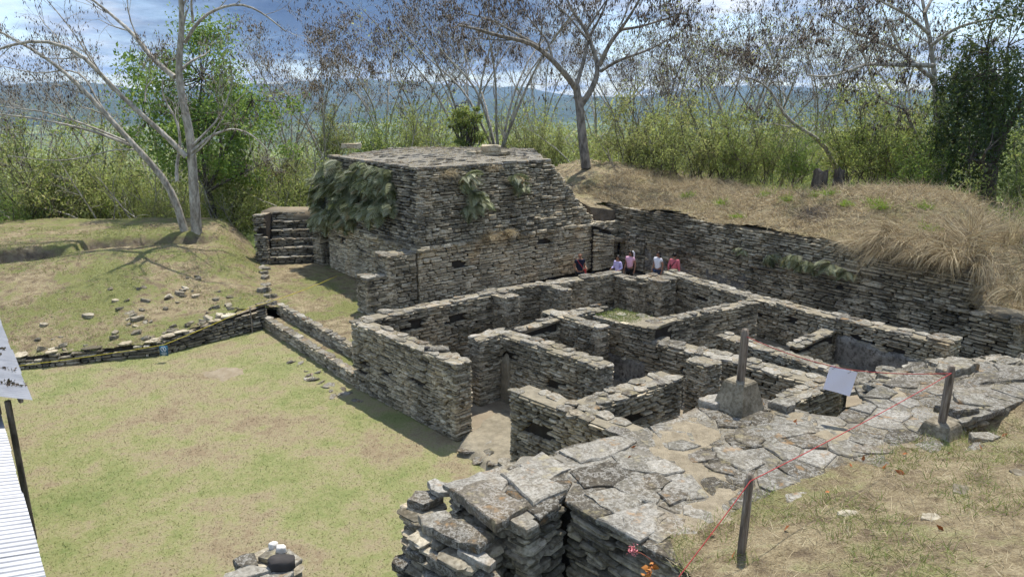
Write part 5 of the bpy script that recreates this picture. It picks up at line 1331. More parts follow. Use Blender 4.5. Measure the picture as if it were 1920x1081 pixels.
# --- ferns
def fern_proto(seed, nfr=15, L=0.85, outw=1.3):
    rng = np.random.default_rng(seed); V = []; F = []; n = 0
    for k in range(nfr):
        a = rng.uniform(-1.4, 1.4); d = np.array([math.sin(a) * 0.8, -abs(math.cos(a)) * outw, rng.uniform(-0.1, 0.9)]); l = L * rng.uniform(0.6, 1.2)
        P = curve([rng.normal(0, 0.05), 0, 0], d, l, 12, rng, 0.05, -0.13)
        T = np.gradient(P, axis=0); T /= np.linalg.norm(T, axis=1)[:, None]
        S = np.cross(T, rng.normal([0, 0, 1], 0.25)); S /= np.linalg.norm(S, axis=1)[:, None] + 1e-9
        nb = n; V += list(P); n += len(P)
        for i in range(1, 12):
            w = l * 0.30 * math.sin(math.pi * min(1, i / 12 * 0.93 + 0.09)) + 0.01
            for sg in (-1, 1):
                V.append(P[i] + S[i] * sg * w + T[i] * w * 0.5 - np.array([0, 0, w * 0.18])); F.append([nb + i, n, nb + i + 1]); n += 1
    return data_mesh('fern', np.array(V), np.array(F), M['fern'])
ferns = [fern_proto(160 + i) for i in range(4)]
_r = np.random.default_rng(170)
def fern(p, rz, s_, label, group): 
    o = bpy.data.objects.new('fern', ferns[int(_r.integers(0, 4))]); o.location = tuple(p); o.rotation_euler = (_r.normal(0, 0.2), _r.normal(0, 0.2), rz); o.scale = (s_,) * 3
    link(o); return tag(o, label, 'fern', group)
ang_SW = math.atan2(nSW[1], nSW[0]) + math.pi / 2; ang_SE = math.atan2(nSE[1], nSE[0]) + math.pi / 2
def on_upper(f, h, sw=True, off=0.04):
    """point on a sloping upper wall: f along from the corner, h 0..1 up"""
    if sw: b = Ac + (bL - Ac) * f; t_ = tA + (tL - tA) * f; n_ = nSW
    else: b = Ac + (bR - Ac) * f; t_ = tA + (tR - tA) * f; n_ = nSE
    return Z(b + (t_ - b) * h + n_ * off, Zc + (Zt - Zc) * h)
for i in range(84):
    f = _r.uniform(0.20, 1.0); lo_ = 0.42 - 0.40 * sstep(0.15, 0.75, f); h = _r.uniform(lo_, 0.97)
    fern(on_upper(f, h), ang_SW + _r.normal(0, 0.3), _r.uniform(0.6, 1.25), 'fern in the thick fern curtain on the left slope of the temple', 'ferns covering the left slope of the temple')
for f, h, s_, lab in ((0.27, 0.78, 0.9, 'tall fern tuft'), (0.31, 0.62, 1.1, 'tall fern tuft'), (0.28, 0.48, 0.9, 'tall fern tuft'), (0.34, 0.52, 0.9, 'tall fern tuft'), (0.30, 0.86, 1.0, 'tall fern tuft')):
    fern(on_upper(f, h, False), ang_SE + _r.normal(0, 0.3), s_, 'fern of the hanging clump on the middle of the right temple slope', 'ferns on the middle of the right temple slope')
for f, h, s_ in ((0.63, 0.82, 0.95), (0.64, 0.68, 0.8)):
    fern(on_upper(f, h, False), ang_SE + _r.normal(0, 0.3), s_, 'fern near the far end of the right temple slope', 'ferns near the far end of the right temple slope')
ang_R = math.atan2(rnrm[1], rnrm[0]) + math.pi / 2
for s_, z, k in ((8.7, 2.75, 0.6), (9.8, 2.9, 0.85), (10.3, 2.75, 0.7), (11.2, 2.85, 0.85), (11.8, 2.7, 0.7), (7.3, 2.75, 0.5)):
    p = ra + ru * s_ + rnrm * 0.1; fern(Z(p, z), ang_R + _r.normal(0, 0.3), k, 'green fern sprouting from the long dark retaining wall', 'ferns on the long dark retaining wall')

M['freshblade'] = make_blade('vivid new grass', False, [(0.0, (0.16, 0.26, 0.03)), (1.0, (0.30, 0.42, 0.06))], 0.5)
# --- dry grass tussocks and straw
def blades(Pb, D, L, w, rng, segs=4, sag=0.35):
    """bent strips: roots Pb (n,3), start directions D, lengths L"""
    n = len(Pb); P = Pb.copy(); d = D / np.linalg.norm(D, axis=1)[:, None]; ring = []
    sd_ = np.cross(d, rng.normal(0, 1, (n, 3))); sd_ /= np.linalg.norm(sd_, axis=1)[:, None] + 1e-9
    for i in range(segs + 1):
        ww = (w * (1 - i / segs) + 0.0006)[:, None]
        ring.append(P - sd_ * ww); ring.append(P + sd_ * ww)
        P = P + d * (L / segs)[:, None]; d = d + np.array([0, 0, -sag]) + rng.normal(0, 0.05, (n, 3)); d /= np.linalg.norm(d, axis=1)[:, None]
    if segs == 1:
        V = np.stack([ring[0], ring[1], (ring[2] + ring[3]) / 2], 1).reshape(-1, 3); return V, np.arange(3 * n).reshape(n, 3)
    V = np.stack(ring, 1).reshape(-1, 3); k = np.arange(n)[:, None] * (2 * segs + 2); F = []
    for i in range(segs):
        a = 2 * i; F.append(k + np.array([[a, a + 1, a + 3]])); F.append(k + np.array([[a, a + 3, a + 2]]))
    return V, np.concatenate(F)
def tussock(p, nr, n, L, label, rng, group=None, spread=0.5, mat='straw', outw=0.8, sag=0.33, name='dry_grass_tussock', w=0.010):
    nr = np.asarray(nr, float); Pb = np.asarray(p) + rng.normal(0, spread, (n, 3)) * [1, 1, 0.25]
    lk = max(6, n // 28); k_ = rng.integers(0, lk, n)
    C0 = rng.normal(0, spread, (lk, 3)) * [1, 1, 0.25]; D0 = np.stack([nr[0] * outw + rng.normal(0, 0.5, lk), nr[1] * outw + rng.normal(0, 0.5, lk), rng.uniform(0.0, 1.0, lk)], 1); L0 = rng.uniform(0.45, 1.1, lk)
    if n > 300: Pb = np.asarray(p) + C0[k_] + rng.normal(0, 0.09, (n, 3)) * [1, 1, 0.5]
    D = D0[k_] + rng.normal(0, 0.17 if n > 300 else 0.4, (n, 3))
    V, F = blades(Pb, D, L * L0[k_] * rng.uniform(0.6, 1.15, n), np.full(n, w), rng, 5, sag)
    o = mesh_obj(name, V, F, M[mat], None, False, tuple(float(q) for q in p)); return tag(o, label, 'grass tussock', group)
_r = np.random.default_rng(180)
TG = 'dry grass hanging over the right end of the retaining wall'
for s_, d, z, n, L, lab in ((12.4, 0.3, 3.9, 700, 0.8, 'dry straw tussock at the left of the hanging grass on the bank'), (13.3, 0.18, 3.95, 1700, 1.75, 'largest straw coloured tussock spilling over the retaining wall'), (14.4, 0.2, 3.9, 1500, 1.5, 'straw tussock between the largest one and the bank end'),
                            (15.3, 0.3, 3.7, 1600, 1.6, 'tall feathery dry grass at the end of the bank'), (16.9, 0.5, 3.0, 900, 1.0, 'dry grass hanging down past the broken end of the retaining wall'), (17.9, 0.3, 2.0, 700, 0.8, 'lowest dry grass clump below the broken wall end')):
    p = ra + ru * s_ + rn * d; tussock(Z(p, z), rnrm, n, L, lab, _r, TG, 0.42)
p = ra + ru * 15.8 + rn * 1.3; tussock(Z(p, 4.2), rnrm * 0.2, 700, 2.1, 'upright seeding grass stalks on the bank end', _r, TG, 0.6, outw=0.1, sag=0.10)
TT = 'dry grass tufts on the temple walls'
for f, h, n, L, lab in ((0.33, 0.05, 420, 0.6, 'left half of the dry grass strip on the temple ledge'), (0.43, 0.06, 420, 0.6, 'right half of the dry grass strip on the temple ledge'), (0.17, 0.93, 220, 0.5, 'brown grass tuft under the roof edge left of the fern clump'), (0.50, 0.95, 180, 0.4, 'small straw tuft under the roof edge at the right')):
    tussock(on_upper(f, h, False, 0.05), nSE, n, L, lab, _r, TT, 0.22)
# thatch of mown stalks lying on the bank, and tufts on the turf
def scatter_xy(n, x0, x1, y0, y1, ok, rng):
    x = rng.uniform(x0, x1, n * 4); y = rng.uniform(y0, y1, n * 4); k = ok(x, y); return x[k][:n], y[k][:n]
def field(name, label, n, box, ok, hf, mat, Lr, w, rng, flat=0.3, segs=2, sag=0.15):
    x, y = scatter_xy(n, *box, ok, rng); z = hf(x, y); m_ = len(x)
    D = np.stack([rng.normal(0, 1, m_), rng.normal(0, 1, m_), np.abs(rng.normal(0, flat, m_)) + flat * 0.5], 1)
    V, F = blades(np.stack([x, y, z - 0.005], 1), D, rng.uniform(*Lr, m_), np.full(m_, w), rng, segs, sag)
    return tag(mesh_obj(name, V, F, M[mat]), label, 'grass', None, 'stuff')
_r = np.random.default_rng(190)
inb = lambda x, y: (bank_sd(x, y)[1] > 0.1) & (bank_sd(x, y)[1] < 7.5) & (bank_sd(x, y)[0] > -4) & (bank_sd(x, y)[0] < 18)
field('dry_grass', 'flattened dead grass covering the bank above the retaining wall', 26000, (2, 24, 16, 44), inb, h_bank, 'straw', (0.2, 0.8), 0.012, _r, 0.40, 2, 0.35)
field('dry_grass', 'short dry turf on the left mound', 14000, (-27, -9, 21, 37), lambda x, y: in_poly(x, y, mound_poly) & (y < 37), h_mound, 'straw', (0.06, 0.16), 0.006, _r, 0.5)
field('green_grass', 'green grass patches on the left mound', 24000, (-27, -9, 21, 37), lambda x, y: in_poly(x, y, mound_poly) & (y < 37) & (vnoise(x, y, 4, 0.5) > 0.46), h_mound, 'greenblade', (0.06, 0.15), 0.006, _r, 0.8)
field('lawn_grass', 'short green and straw turf of the lawn', 120000, (-19, 2, 7.5, 27), lambda x, y: (x > -0.82 * y - 1.5) & (h_patch(x, y) < -0.02), h_lawn, 'blade', (0.025, 0.065), 0.007, _r, 0.7, 1, 0.0)
field('terrace_grass', 'short turf on the temple terrace', 9000, (-12, -3, 21, 34), lambda x, y: in_poly(x, y, terr), lambda x, y: 0.78 + 0 * x, 'blade', (0.04, 0.09), 0.006, _r, 0.9, 1, 0.0)
def fore_ok(x, y): return in_slope(x, y) & (y > 4.2) & (x > 1.2)
field('hillside_grass', 'straw litter on the near slope', 20000, (1.2, 12, 4.2, 12.2), fore_ok, h_slope, 'straw', (0.06, 0.20), 0.0034, _r, 0.32, 2, 0.1)
field('hillside_grass', 'green tufts on the near slope', 12000, (1.2, 12, 4.2, 12.2), lambda x, y: fore_ok(x, y) & (vnoise(x, y, 4, 1.3) > 0.52), h_slope, 'greenblade', (0.07, 0.2), 0.0032, _r, 1.0, 3, 0.22)
Bp2 = [tuple(q) for q in shrink(Bp, 0.15)]
inplat = lambda x, y: in_poly(x, y, Bp2) & (vnoise(x, y, 4, 1.2) > 0.50 - 0.1 * sstep(1.8, 0.3, y - np.interp(x, [1.82, 2.9, 3.7, 5.5, 7.9, 12], [6.85, 7.5, 8.2, 9.1, 10.3, 12.6]))) & ((x > 2.2) | (y < 7.6))
field('platform_litter', 'straw litter in the joints of the flagstone platform', 15000, (1.5, 10, 6.8, 13), inplat, lambda x, y: PZ - 0.02 + 0 * x, 'straw', (0.04, 0.12), 0.0028, _r, 0.25, 2, 0.1)
top_m2 = [(2.66, 21.8), (4.2, 20.15), (5.0, 20.95), (3.5, 22.6)]
field('wall_top_grass', 'short grass growing on top of the broad middle wall', 2600, (2.4, 5.2, 19.8, 22.8), lambda x, y: in_poly(x, y, top_m2), lambda x, y: 1.95 + 0.06 * vnoise(x, y, 3, 2), 'greenblade', (0.04, 0.11), 0.006, _r, 0.7)
field('temple_roof_grass', 'dry grass tufts on the temple roof', 3500, (-11, 3, 28, 43), lambda x, y: in_poly(x, y, roofpoly) & (vnoise(x, y, 3, 0.45) > 0.54), h_roof, 'straw', (0.08, 0.22), 0.007, _r, 0.6)
for s_, d in ((2.0, 2.6), (4.3, 2.2), (5.6, 3.6), (7.0, 3.3), (7.9, 3.9), (8.7, 3.6), (9.9, 2.9), (10.9, 3.1), (11.4, 2.6), (12.5, 3.4), (6.2, 1.0), (13.4, 2.1)):
    p = ra + ru * s_ + rn * d; z = float(h_bank(np.array([p[0]]), np.array([p[1]]))[0]); tussock(Z(p, z), (0, 0), 170, 0.42, 'fresh green grass tuft sprouting from the dry bank', _r, 'green tufts on the dry bank', 0.15, 'freshblade', 0.2, 0.12, 'grass_tuft', 0.012)

# ------------------------------------------------------------------ stepped, crumbling end of the platform
def split_slab(c, l, w, t, rz, ztop, rng, tilt=0.04):
    """one broken slab: uneven many-sided outline, chipped rim, its own tilt"""
    k = int(rng.integers(5, 8)); th = np.sort((np.arange(k) + rng.uniform(-0.32, 0.32, k)) * 2 * math.pi / k) + rng.uniform(0, 6.28)
    sq = 1.0 / np.maximum(np.abs(np.cos(th)), np.abs(np.sin(th))); rad = 0.5 * (0.75 * sq + 0.25) * rng.uniform(0.85, 1.05, k)
    q = np.stack([np.cos(th) * rad * l, np.sin(th) * rad * w], 1); R_ = np.array([[math.cos(rz), math.sin(rz)], [-math.sin(rz), math.cos(rz)]])
    P_ = roughen([p for p in q @ R_ + np.array(c)], rng, 0.014, 0.11)
    V, F = flag_mesh(P_, ztop, t, rng); V = np.array(V); n_ = len(P_)
    V[:, 2] += rng.normal(0, 0.006, len(V)); tl = rng.normal(0, tilt, 2); V[:, 2] += (V[:, :2] - np.array(c)) @ tl
    F = F + [list(range(n_))[::-1]]
    return V, F
def slab_stack(root, specs, rng, mat='stone', name='stone', nparts=300):
    """specs: (x, y, ztop, length, width, thickness, rotation)"""
    for x, y, z, l, w, t, rz in specs:
        V, F = split_slab((x, y), l, w, t, rz, z, rng); mesh_obj(name, V, F, M[mat], root)
_r = np.random.default_rng(200)
d1 = unit(np.array([1.04, -0.93])); d2 = np.array([-d1[1], d1[0]]); d2 = -d2 if d2[1] < 0 else d2    # d1 along the pier front, d2 into the platform
pier = empty('crumbling_buttress', (-0.9, 7.9, 0.0), 'crumbling stepped buttress of thick slabs at the near corner of the platform', 'buttress')
def course_block(c, hl, hw, z0, z1, rng, root, hm=0.13, mat='stone'):
    c = np.array(c); q = [c - d1 * hl - d2 * hw, c + d1 * hl - d2 * hw, c + d1 * hl + d2 * hw, c - d1 * hl + d2 * hw]
    O = []; B = []
    for i in range(4):
        a, b = q[i], q[(i + 1) % 4]; o_, b_ = face_fill(Z(a, z0), Z(b, z0), Z(a, z1), Z(b, z1), hm, 0.42, 0.26, (), rng, prot=0.045, tilt=0.03); O += o_; B += b_
    qi = [p + (c - p) * 0.30 for p in q]
    prism([Z(p, z0) for p in qi], [Z(p, z1 - 0.06) for p in qi], M['core'], M['grey_mortar'], 'rubble_core', root)
    return O, B
O = []; B = []
for c, hl, hw, z1 in (((-0.72, 7.85), 0.52, 0.34, 3.22), ((-1.02, 8.25), 0.36, 0.30, 3.02), ((-0.95, 7.35), 0.42, 0.32, 2.72), ((-1.18, 8.62), 0.22, 0.25, 3.20)):
    o_, b_ = course_block(c, hl, hw, 0.4, z1, _r, pier, 0.09); O += o_; B += b_
emit_stones(pier, O, B, 'face', M['stone_dark'], 220, _r)
rt = math.atan2(d1[1], d1[0])
slab_stack(pier, [(-0.62, 7.72, 3.42, 0.85, 0.42, 0.12, rt + 0.1), (-0.88, 8.0, 3.36, 0.75, 0.45, 0.12, rt - 0.1), (-1.02, 8.3, 3.20, 0.6, 0.5, 0.11, rt + 0.3), (-1.12, 7.95, 3.06, 0.5, 0.42, 0.10, rt), (-0.42, 7.42, 3.30, 0.55, 0.22, 0.10, rt + 0.05), (-0.35, 7.35, 3.12, 0.7, 0.35, 0.12, rt),
                  (-1.18, 8.66, 3.34, 0.5, 0.42, 0.12, rt + 0.5), (-0.98, 8.72, 3.46, 0.5, 0.3, 0.09, rt + 0.2), (-0.9, 7.45, 2.92, 0.62, 0.5, 0.13, rt - 0.2), (-1.15, 7.5, 2.78, 0.4, 0.4, 0.12, rt + 0.4), (-0.6, 7.2, 2.80, 0.6, 0.4, 0.12, rt + 0.1), (-0.75, 7.55, 3.15, 0.6, 0.4, 0.11, rt + 0.2),
                  (-1.35, 8.1, 2.75, 0.45, 0.35, 0.12, rt + 0.6), (-1.3, 7.8, 2.62, 0.45, 0.35, 0.12, rt + 0.2)], _r, 'flag', 'slab')
# small stone pillar below, near the bottom edge
pil = empty('stone_pillar', (-3.15, 7.95, 0.0), 'small free-standing stone pillar with pebbles on top at the bottom edge', 'pillar')
Op, Bp_ = course_block((-3.15, 7.95), 0.38, 0.30, 0.0, 2.72, _r, pil, 0.09)
emit_stones(pil, Op, Bp_, 'face', M['stone_dark'], 110, _r)
slab_stack(pil, [(-3.32, 7.75, 2.84, 0.6, 0.26, 0.10, rt + 0.9), (-2.98, 7.72, 2.80, 0.45, 0.34, 0.10, rt + 0.7), (-3.42, 8.0, 2.80, 0.42, 0.3, 0.09, rt), (-3.12, 8.1, 2.82, 0.4, 0.32, 0.09, rt + 0.5), (-2.93, 8.05, 2.79, 0.36, 0.3, 0.08, rt), (-3.15, 7.55, 2.72, 0.6, 0.3, 0.09, rt + 0.8)], _r, 'cap', 'slab')
def pebble(p, s_, col, label, nm='pebble', cat='stone'):
    rng = np.random.default_rng(int(abs(p[0] * 1000)) + 7); V = _slab_variant(rng, 0.05) * np.array([s_[0], s_[1], s_[2]])
    V[:, 2] -= 0; o = mesh_obj(nm, V + np.array(p), SLABF, col, None, True, tuple(p)); return tag(o, label, cat)
white = mat_plain('white limestone', (0.62, 0.59, 0.54), 0.9, 30, 0.1); darkst = mat_plain('dark basalt', (0.05, 0.045, 0.042), 0.9, 40, 0.2)
pebble((-3.17, 8.27, 2.76), (0.12, 0.10, 0.12), white, 'white egg-shaped pebble at the back of the small pillar')
pebble((-3.03, 8.16, 2.80), (0.14, 0.11, 0.10), white, 'white broken pebble in the middle of the small pillar top')
pebble((-2.93, 7.86, 2.80), (0.34, 0.22, 0.14), darkst, 'dark rounded stone lying on the small pillar')
pebble((-2.28, 18.05, 2.09), (0.16, 0.14, 0.12), darkst, 'dark round stone lying on the long front wall')
pebble((-2.0, 18.1, 2.08), (0.65, 0.42, 0.10), M['cap'], 'pale flat slab lying loose on the long front wall', 'loose_slab')
pebble((-4.05, 21.75, 2.06), (0.55, 0.38, 0.10), M['cap'], 'pale flat slab at the far corner of the long front wall', 'loose_slab')
# rubble between the platform and the long low walls
def h_rub(x, y): return 3.42 - 0.36 * np.maximum(0, (y - 12.2) - 0.25 * (x - 7)) + 0.10 * (vnoise(x, y, 3, 1.5) - 0.5)
rub_poly = [(6.2, 11.75), (7.64, 12.5), (8.8, 13.1), (11.0, 12.6), (14.5, 15.5), (13.0, 18.6), (11.9, 18.4), (8.9, 16.9), (8.4, 15.6), (7.0, 13.6)]
bank2 = structure(grid_sheet('rubble_bank_ground', 5, 15, 11, 19, 0.2, h_rub, lambda x, y: in_poly(x, y, rub_poly), M['topfill']))
x_, y_ = scatter_xy(170, 6, 14.5, 11.5, 18.8, lambda x, y: in_poly(x, y, rub_poly), _r)
rocks_on(bank2, list(zip(x_, y_)), h_rub, 0.22, 0.55, 'cap', _r, 'stone', 0.28)
# big stones on the right edge of the platform
def boulder(p, s_, rz, label, mat='flag', nm='boulder'):
    rng = np.random.default_rng(int(abs(p[0] * 997)) + 3); V, F = split_slab((p[0], p[1]), s_[0], s_[1], s_[2], rz, p[2] + s_[2], rng, 0.07)
    o = mesh_obj(nm, V, F, M[mat], None, False, tuple(p)); return tag(o, label, 'boulder')
boulder((7.35, 10.95, 3.36), (0.75, 0.6, 0.30), 0.3, 'rounded boulder with orange lichen above the small pit', 'cap')
boulder((8.1, 11.3, 3.40), (1.3, 0.8, 0.22), 0.5, 'broad flat boulder right of the lichened one', 'flag')
boulder((9.3, 12.35, 3.42), (1.9, 0.6, 0.24), 0.35, 'long heavy beam-like slab lying over a dark gap at the right edge', 'flag', 'beam_slab')
boulder((8.45, 12.75, 3.50), (1.0, 0.6, 0.22), 0.5, 'pale grey slab beside the beam-like slab', 'cap')
boulder((6.95, 9.55, 3.62), (0.5, 0.32, 0.18), 0.2, 'white grey stone by the foot of the right post', 'cap')
boulder((6.55, 9.1, 3.66), (0.45, 0.3, 0.16), 0.9, 'pale stone in the grass below the right post', 'cap')
boulder((3.45, 11.15, 3.56), (0.55, 0.4, 0.14), 0.3, 'dark slab leaning left of the concrete foot', 'flag')
boulder((4.55, 11.0, 3.56), (0.5, 0.4, 0.16), 0.7, 'dark slab lying right of the concrete foot', 'flag')
for i, (x, y, s_) in enumerate(((4.6, 6.9, 0.30), (5.4, 7.6, 0.34), (6.3, 7.9, 0.30), (3.9, 7.3, 0.26))):
    z = float(h_slope(np.array([x]), np.array([y]))[0])
    boulder((x, y, z - 0.09), (s_, s_ * 0.7, 0.10), i * 0.9, ['grey stone half buried in the near slope', 'pale stone half buried in the near slope'][i % 2] + ', ' + ['lowest in view', 'beside a green tuft', 'below the right post', 'nearest the front post', 'at the platform edge', 'at the bottom right', 'behind the front post'][i], 'stone_dark', 'half_buried_stone')

# ------------------------------------------------------------------ posts, cords, notice
def make_wood():
    n = NT('weathered post wood'); f = n.noise(26, 5, 0.7, stretch=(1, 1, 0.06)); g = n.noise(3, 3)
    c = n.ramp(f, [(0.34, (0.06, 0.045, 0.034)), (0.52, (0.20, 0.165, 0.13)), (0.70, (0.36, 0.32, 0.265))])
    n.color(c); n.bump(f, 0.9, 0.01); return n.m
M['wood'] = make_wood()
M['concrete'] = mat_stone('stained concrete', [(0.0, (0.30, 0.26, 0.19)), (1.0, (0.34, 0.30, 0.22))], dark=0.7, grain=30, brown=0.4)
M['red'] = mat_plain('red cord', (0.36, 0.05, 0.05), 0.8); M['yellow'] = mat_plain('yellow cord', (0.50, 0.42, 0.04), 0.7)
def post(name, p, z1, r, label, foot=None, rng=_r, square=False):
    root = empty(name, tuple(p), label, 'post'); g = Geo(); n = 9
    zs = np.linspace(p[2] - 0.15, z1, n); P = np.stack([p[0] + 0.012 * np.sin(zs * 3), p[1] + 0.01 * np.cos(zs * 4), zs], 1)
    R = np.full(n, r) + rng.normal(0, r * 0.03, n); R[-1] *= 0.82
    P = np.concatenate([P, P[-1:] + [0, 0, 0.015]]); R = np.append(R, r * 0.35)
    g.tube(P, R, 4 if square else 10); g.build('shaft', M['wood'], root)
    if foot:
        b, t, z0, zf, rz = foot; V = []
        for hw, z in ((b * 0.98, z0), (b, z0 + 0.03), (t + 0.02, zf - 0.03), (t, zf)):
            for k in range(4):
                a = rz + math.pi / 4 + k * math.pi / 2; V.append([p[0] + hw * 1.414 * math.cos(a), p[1] + hw * 1.414 * math.sin(a), z])
        F = [[3, 2, 1, 0], [12, 13, 14, 15]] + [[q * 4 + k, q * 4 + (k + 1) % 4, (q + 1) * 4 + (k + 1) % 4, (q + 1) * 4 + k] for q in range(3) for k in range(4)]
        mesh_obj('concrete_foot', V, F, M['concrete'], root)
    return root
zp1 = float(h_slope(np.array([2.49]), np.array([6.7]))[0])
post('wooden_post', (2.49, 6.72, zp1), 4.74, 0.048, 'square weathered post nearest the viewer, holding the red cord', square=True)
post('wooden_post', (6.60, 10.02, 3.62), 4.70, 0.060, 'round weathered post at the right with a half buried concrete foot', (0.27, 0.17, 3.45, 3.80, 0.6))
post('wooden_post', (3.78, 10.98, 4.05), 4.97, 0.066, 'round weathered post on a tall tapered concrete foot', (0.30, 0.17, 3.57, 4.10, 0.62))
post('thin_stick', (-10.05, 26.15, 0.0), 1.0, 0.028, 'thin stick holding the yellow cord at the mound corner')
def cord(name, pts, sag, r, mat, label, n=18):
    g = Geo(); P = []
    for (a, b), s_ in zip(zip(pts[:-1], pts[1:]), sag):
        a = np.array(a, float); b = np.array(b, float)
        for i in range(n): f = i / n; P.append(a + (b - a) * f - np.array([0, 0, 4 * s_ * f * (1 - f)]))
    P.append(np.array(pts[-1], float)); g.tube(P, np.full(len(P), r), 5)
    return tag(g.build(name, mat, None, True), label, 'cord')
T1 = (2.49, 6.67, 4.70); T2 = (6.57, 9.95, 4.62); T3 = (3.80, 10.92, 4.87)
cord('red_rope', [tuple(at(1258, 1100, 5.9)), T1, T2], [0.01, 0.03], 0.0055, M['red'], 'red cord strung past the front post to the right post')
pm = np.array([5.20, 10.44, 4.50])
cord('red_rope', [T3, tuple(pm), T2], [0.05, 0.04], 0.0065, M['red'], 'sagging red cord from the concrete-footed post to the right post')
for P_, r in ((T1, 0.052), (T2, 0.064), (T3, 0.07)): pass
yp = [at(-60, 700, 21.2), at(45, 684, 21.6), at(307, 646, 23.0), at(467, 577, 26.1), at(632, 517, 30.4)]
cord('yellow_rope', [tuple(p) for p in yp], [0.0, 0.03, 0.03, 0.08], 0.010, M['yellow'], 'yellow cord stretched along the mound wall to the temple')
# blank notice hung on the cord
pw = mat_plain('white sheet', (0.72, 0.71, 0.80), 0.6); notice = empty('blank_notice', tuple(pm), 'blank white square sheet hung from the red cord', 'notice')
du = unit(np.array([T2[0] - T3[0], T2[1] - T3[1], -0.55])); dv = unit(np.array([0.04, -0.10, -1.0]) - du * (np.array([0.04, -0.10, -1.0]) @ du)); dn = np.cross(du, dv)
V = []; n_ = 8
for s_ in (-0.003, 0.003):
    for i in range(n_ + 1):
        for j in range(n_ + 1):
            a = (i / n_ - 0.5) * 0.40; b = j / n_ * 0.40; V.append(pm + du * a + dv * b + dn * (s_ + 0.006 * math.sin(i * 0.9 + j * 0.5)))
idx = np.arange((n_ + 1) ** 2).reshape(n_ + 1, n_ + 1); q = np.stack([idx[:-1, :-1], idx[1:, :-1], idx[1:, 1:], idx[:-1, 1:]], -1).reshape(-1, 4)
mesh_obj('sheet', np.array(V), np.concatenate([q, q[:, ::-1] + (n_ + 1) ** 2]), pw, notice, True)
for f in (-0.13, 0.10):
    g = Geo(); p = pm + du * f; g.tube([p + dv * 0.05 - dn * 0.012 - du * 0.03, p + dv * 0.02 - dn * 0.012, p - dv * 0.012], [0.003] * 3, 4); g.build('tie_wire', darkst, notice)
under(notice, [c for c in notice.children if c.name.startswith('sheet')][0], ('tie_wire',))
# small blue prohibition sign on the mound wall
sg = np.array(yp[2]) + np.array([0, -0.05, -0.02]); teal = mat_plain('blue sign plate', (0.028, 0.115, 0.19), 0.5); sw = mat_plain('sign white', (0.75, 0.78, 0.80), 0.5)
sign = empty('small_sign', tuple(sg), 'small blue prohibition sign hanging on the yellow cord', 'sign')
g = Geo(); g.box(sg + [-0.14, -0.006, -0.36], sg + [0.14, 0.006, 0.0]); g.build('plate', teal, sign)
g = Geo(); th = np.linspace(0, 2 * math.pi, 25); g.tube(np.stack([sg[0] + 0.085 * np.cos(th), np.full(25, sg[1] - 0.010), sg[2] - 0.115 + 0.085 * np.sin(th)], 1), np.full(25, 0.011), 5); 
g.tube([sg + [-0.058, -0.010, -0.057], sg + [0.058, -0.010, -0.173]], [0.010, 0.010], 5); g.build('pictogram_ring', sw, sign)
g = Geo(); g.box(sg + [-0.02, -0.009, -0.155], sg + [0.02, -0.006, -0.095]); g.tube([sg + [0, -0.009, -0.095], sg + [0, -0.009, -0.062]], [0.017, 0.015], 6); g.build('pictogram_figure', sw, sign)
for z, w in ((-0.245, 0.085), (-0.285, 0.10), (-0.318, 0.06)):
    g = Geo(); g.box(sg + [-w, -0.009, z - 0.007], sg + [w, -0.006, z + 0.007]); g.build('lettering_line', sw, sign)

under(sign, [c for c in sign.children if c.name.startswith('plate')][0], ('pictogram_ring', 'pictogram_figure', 'lettering_line'))
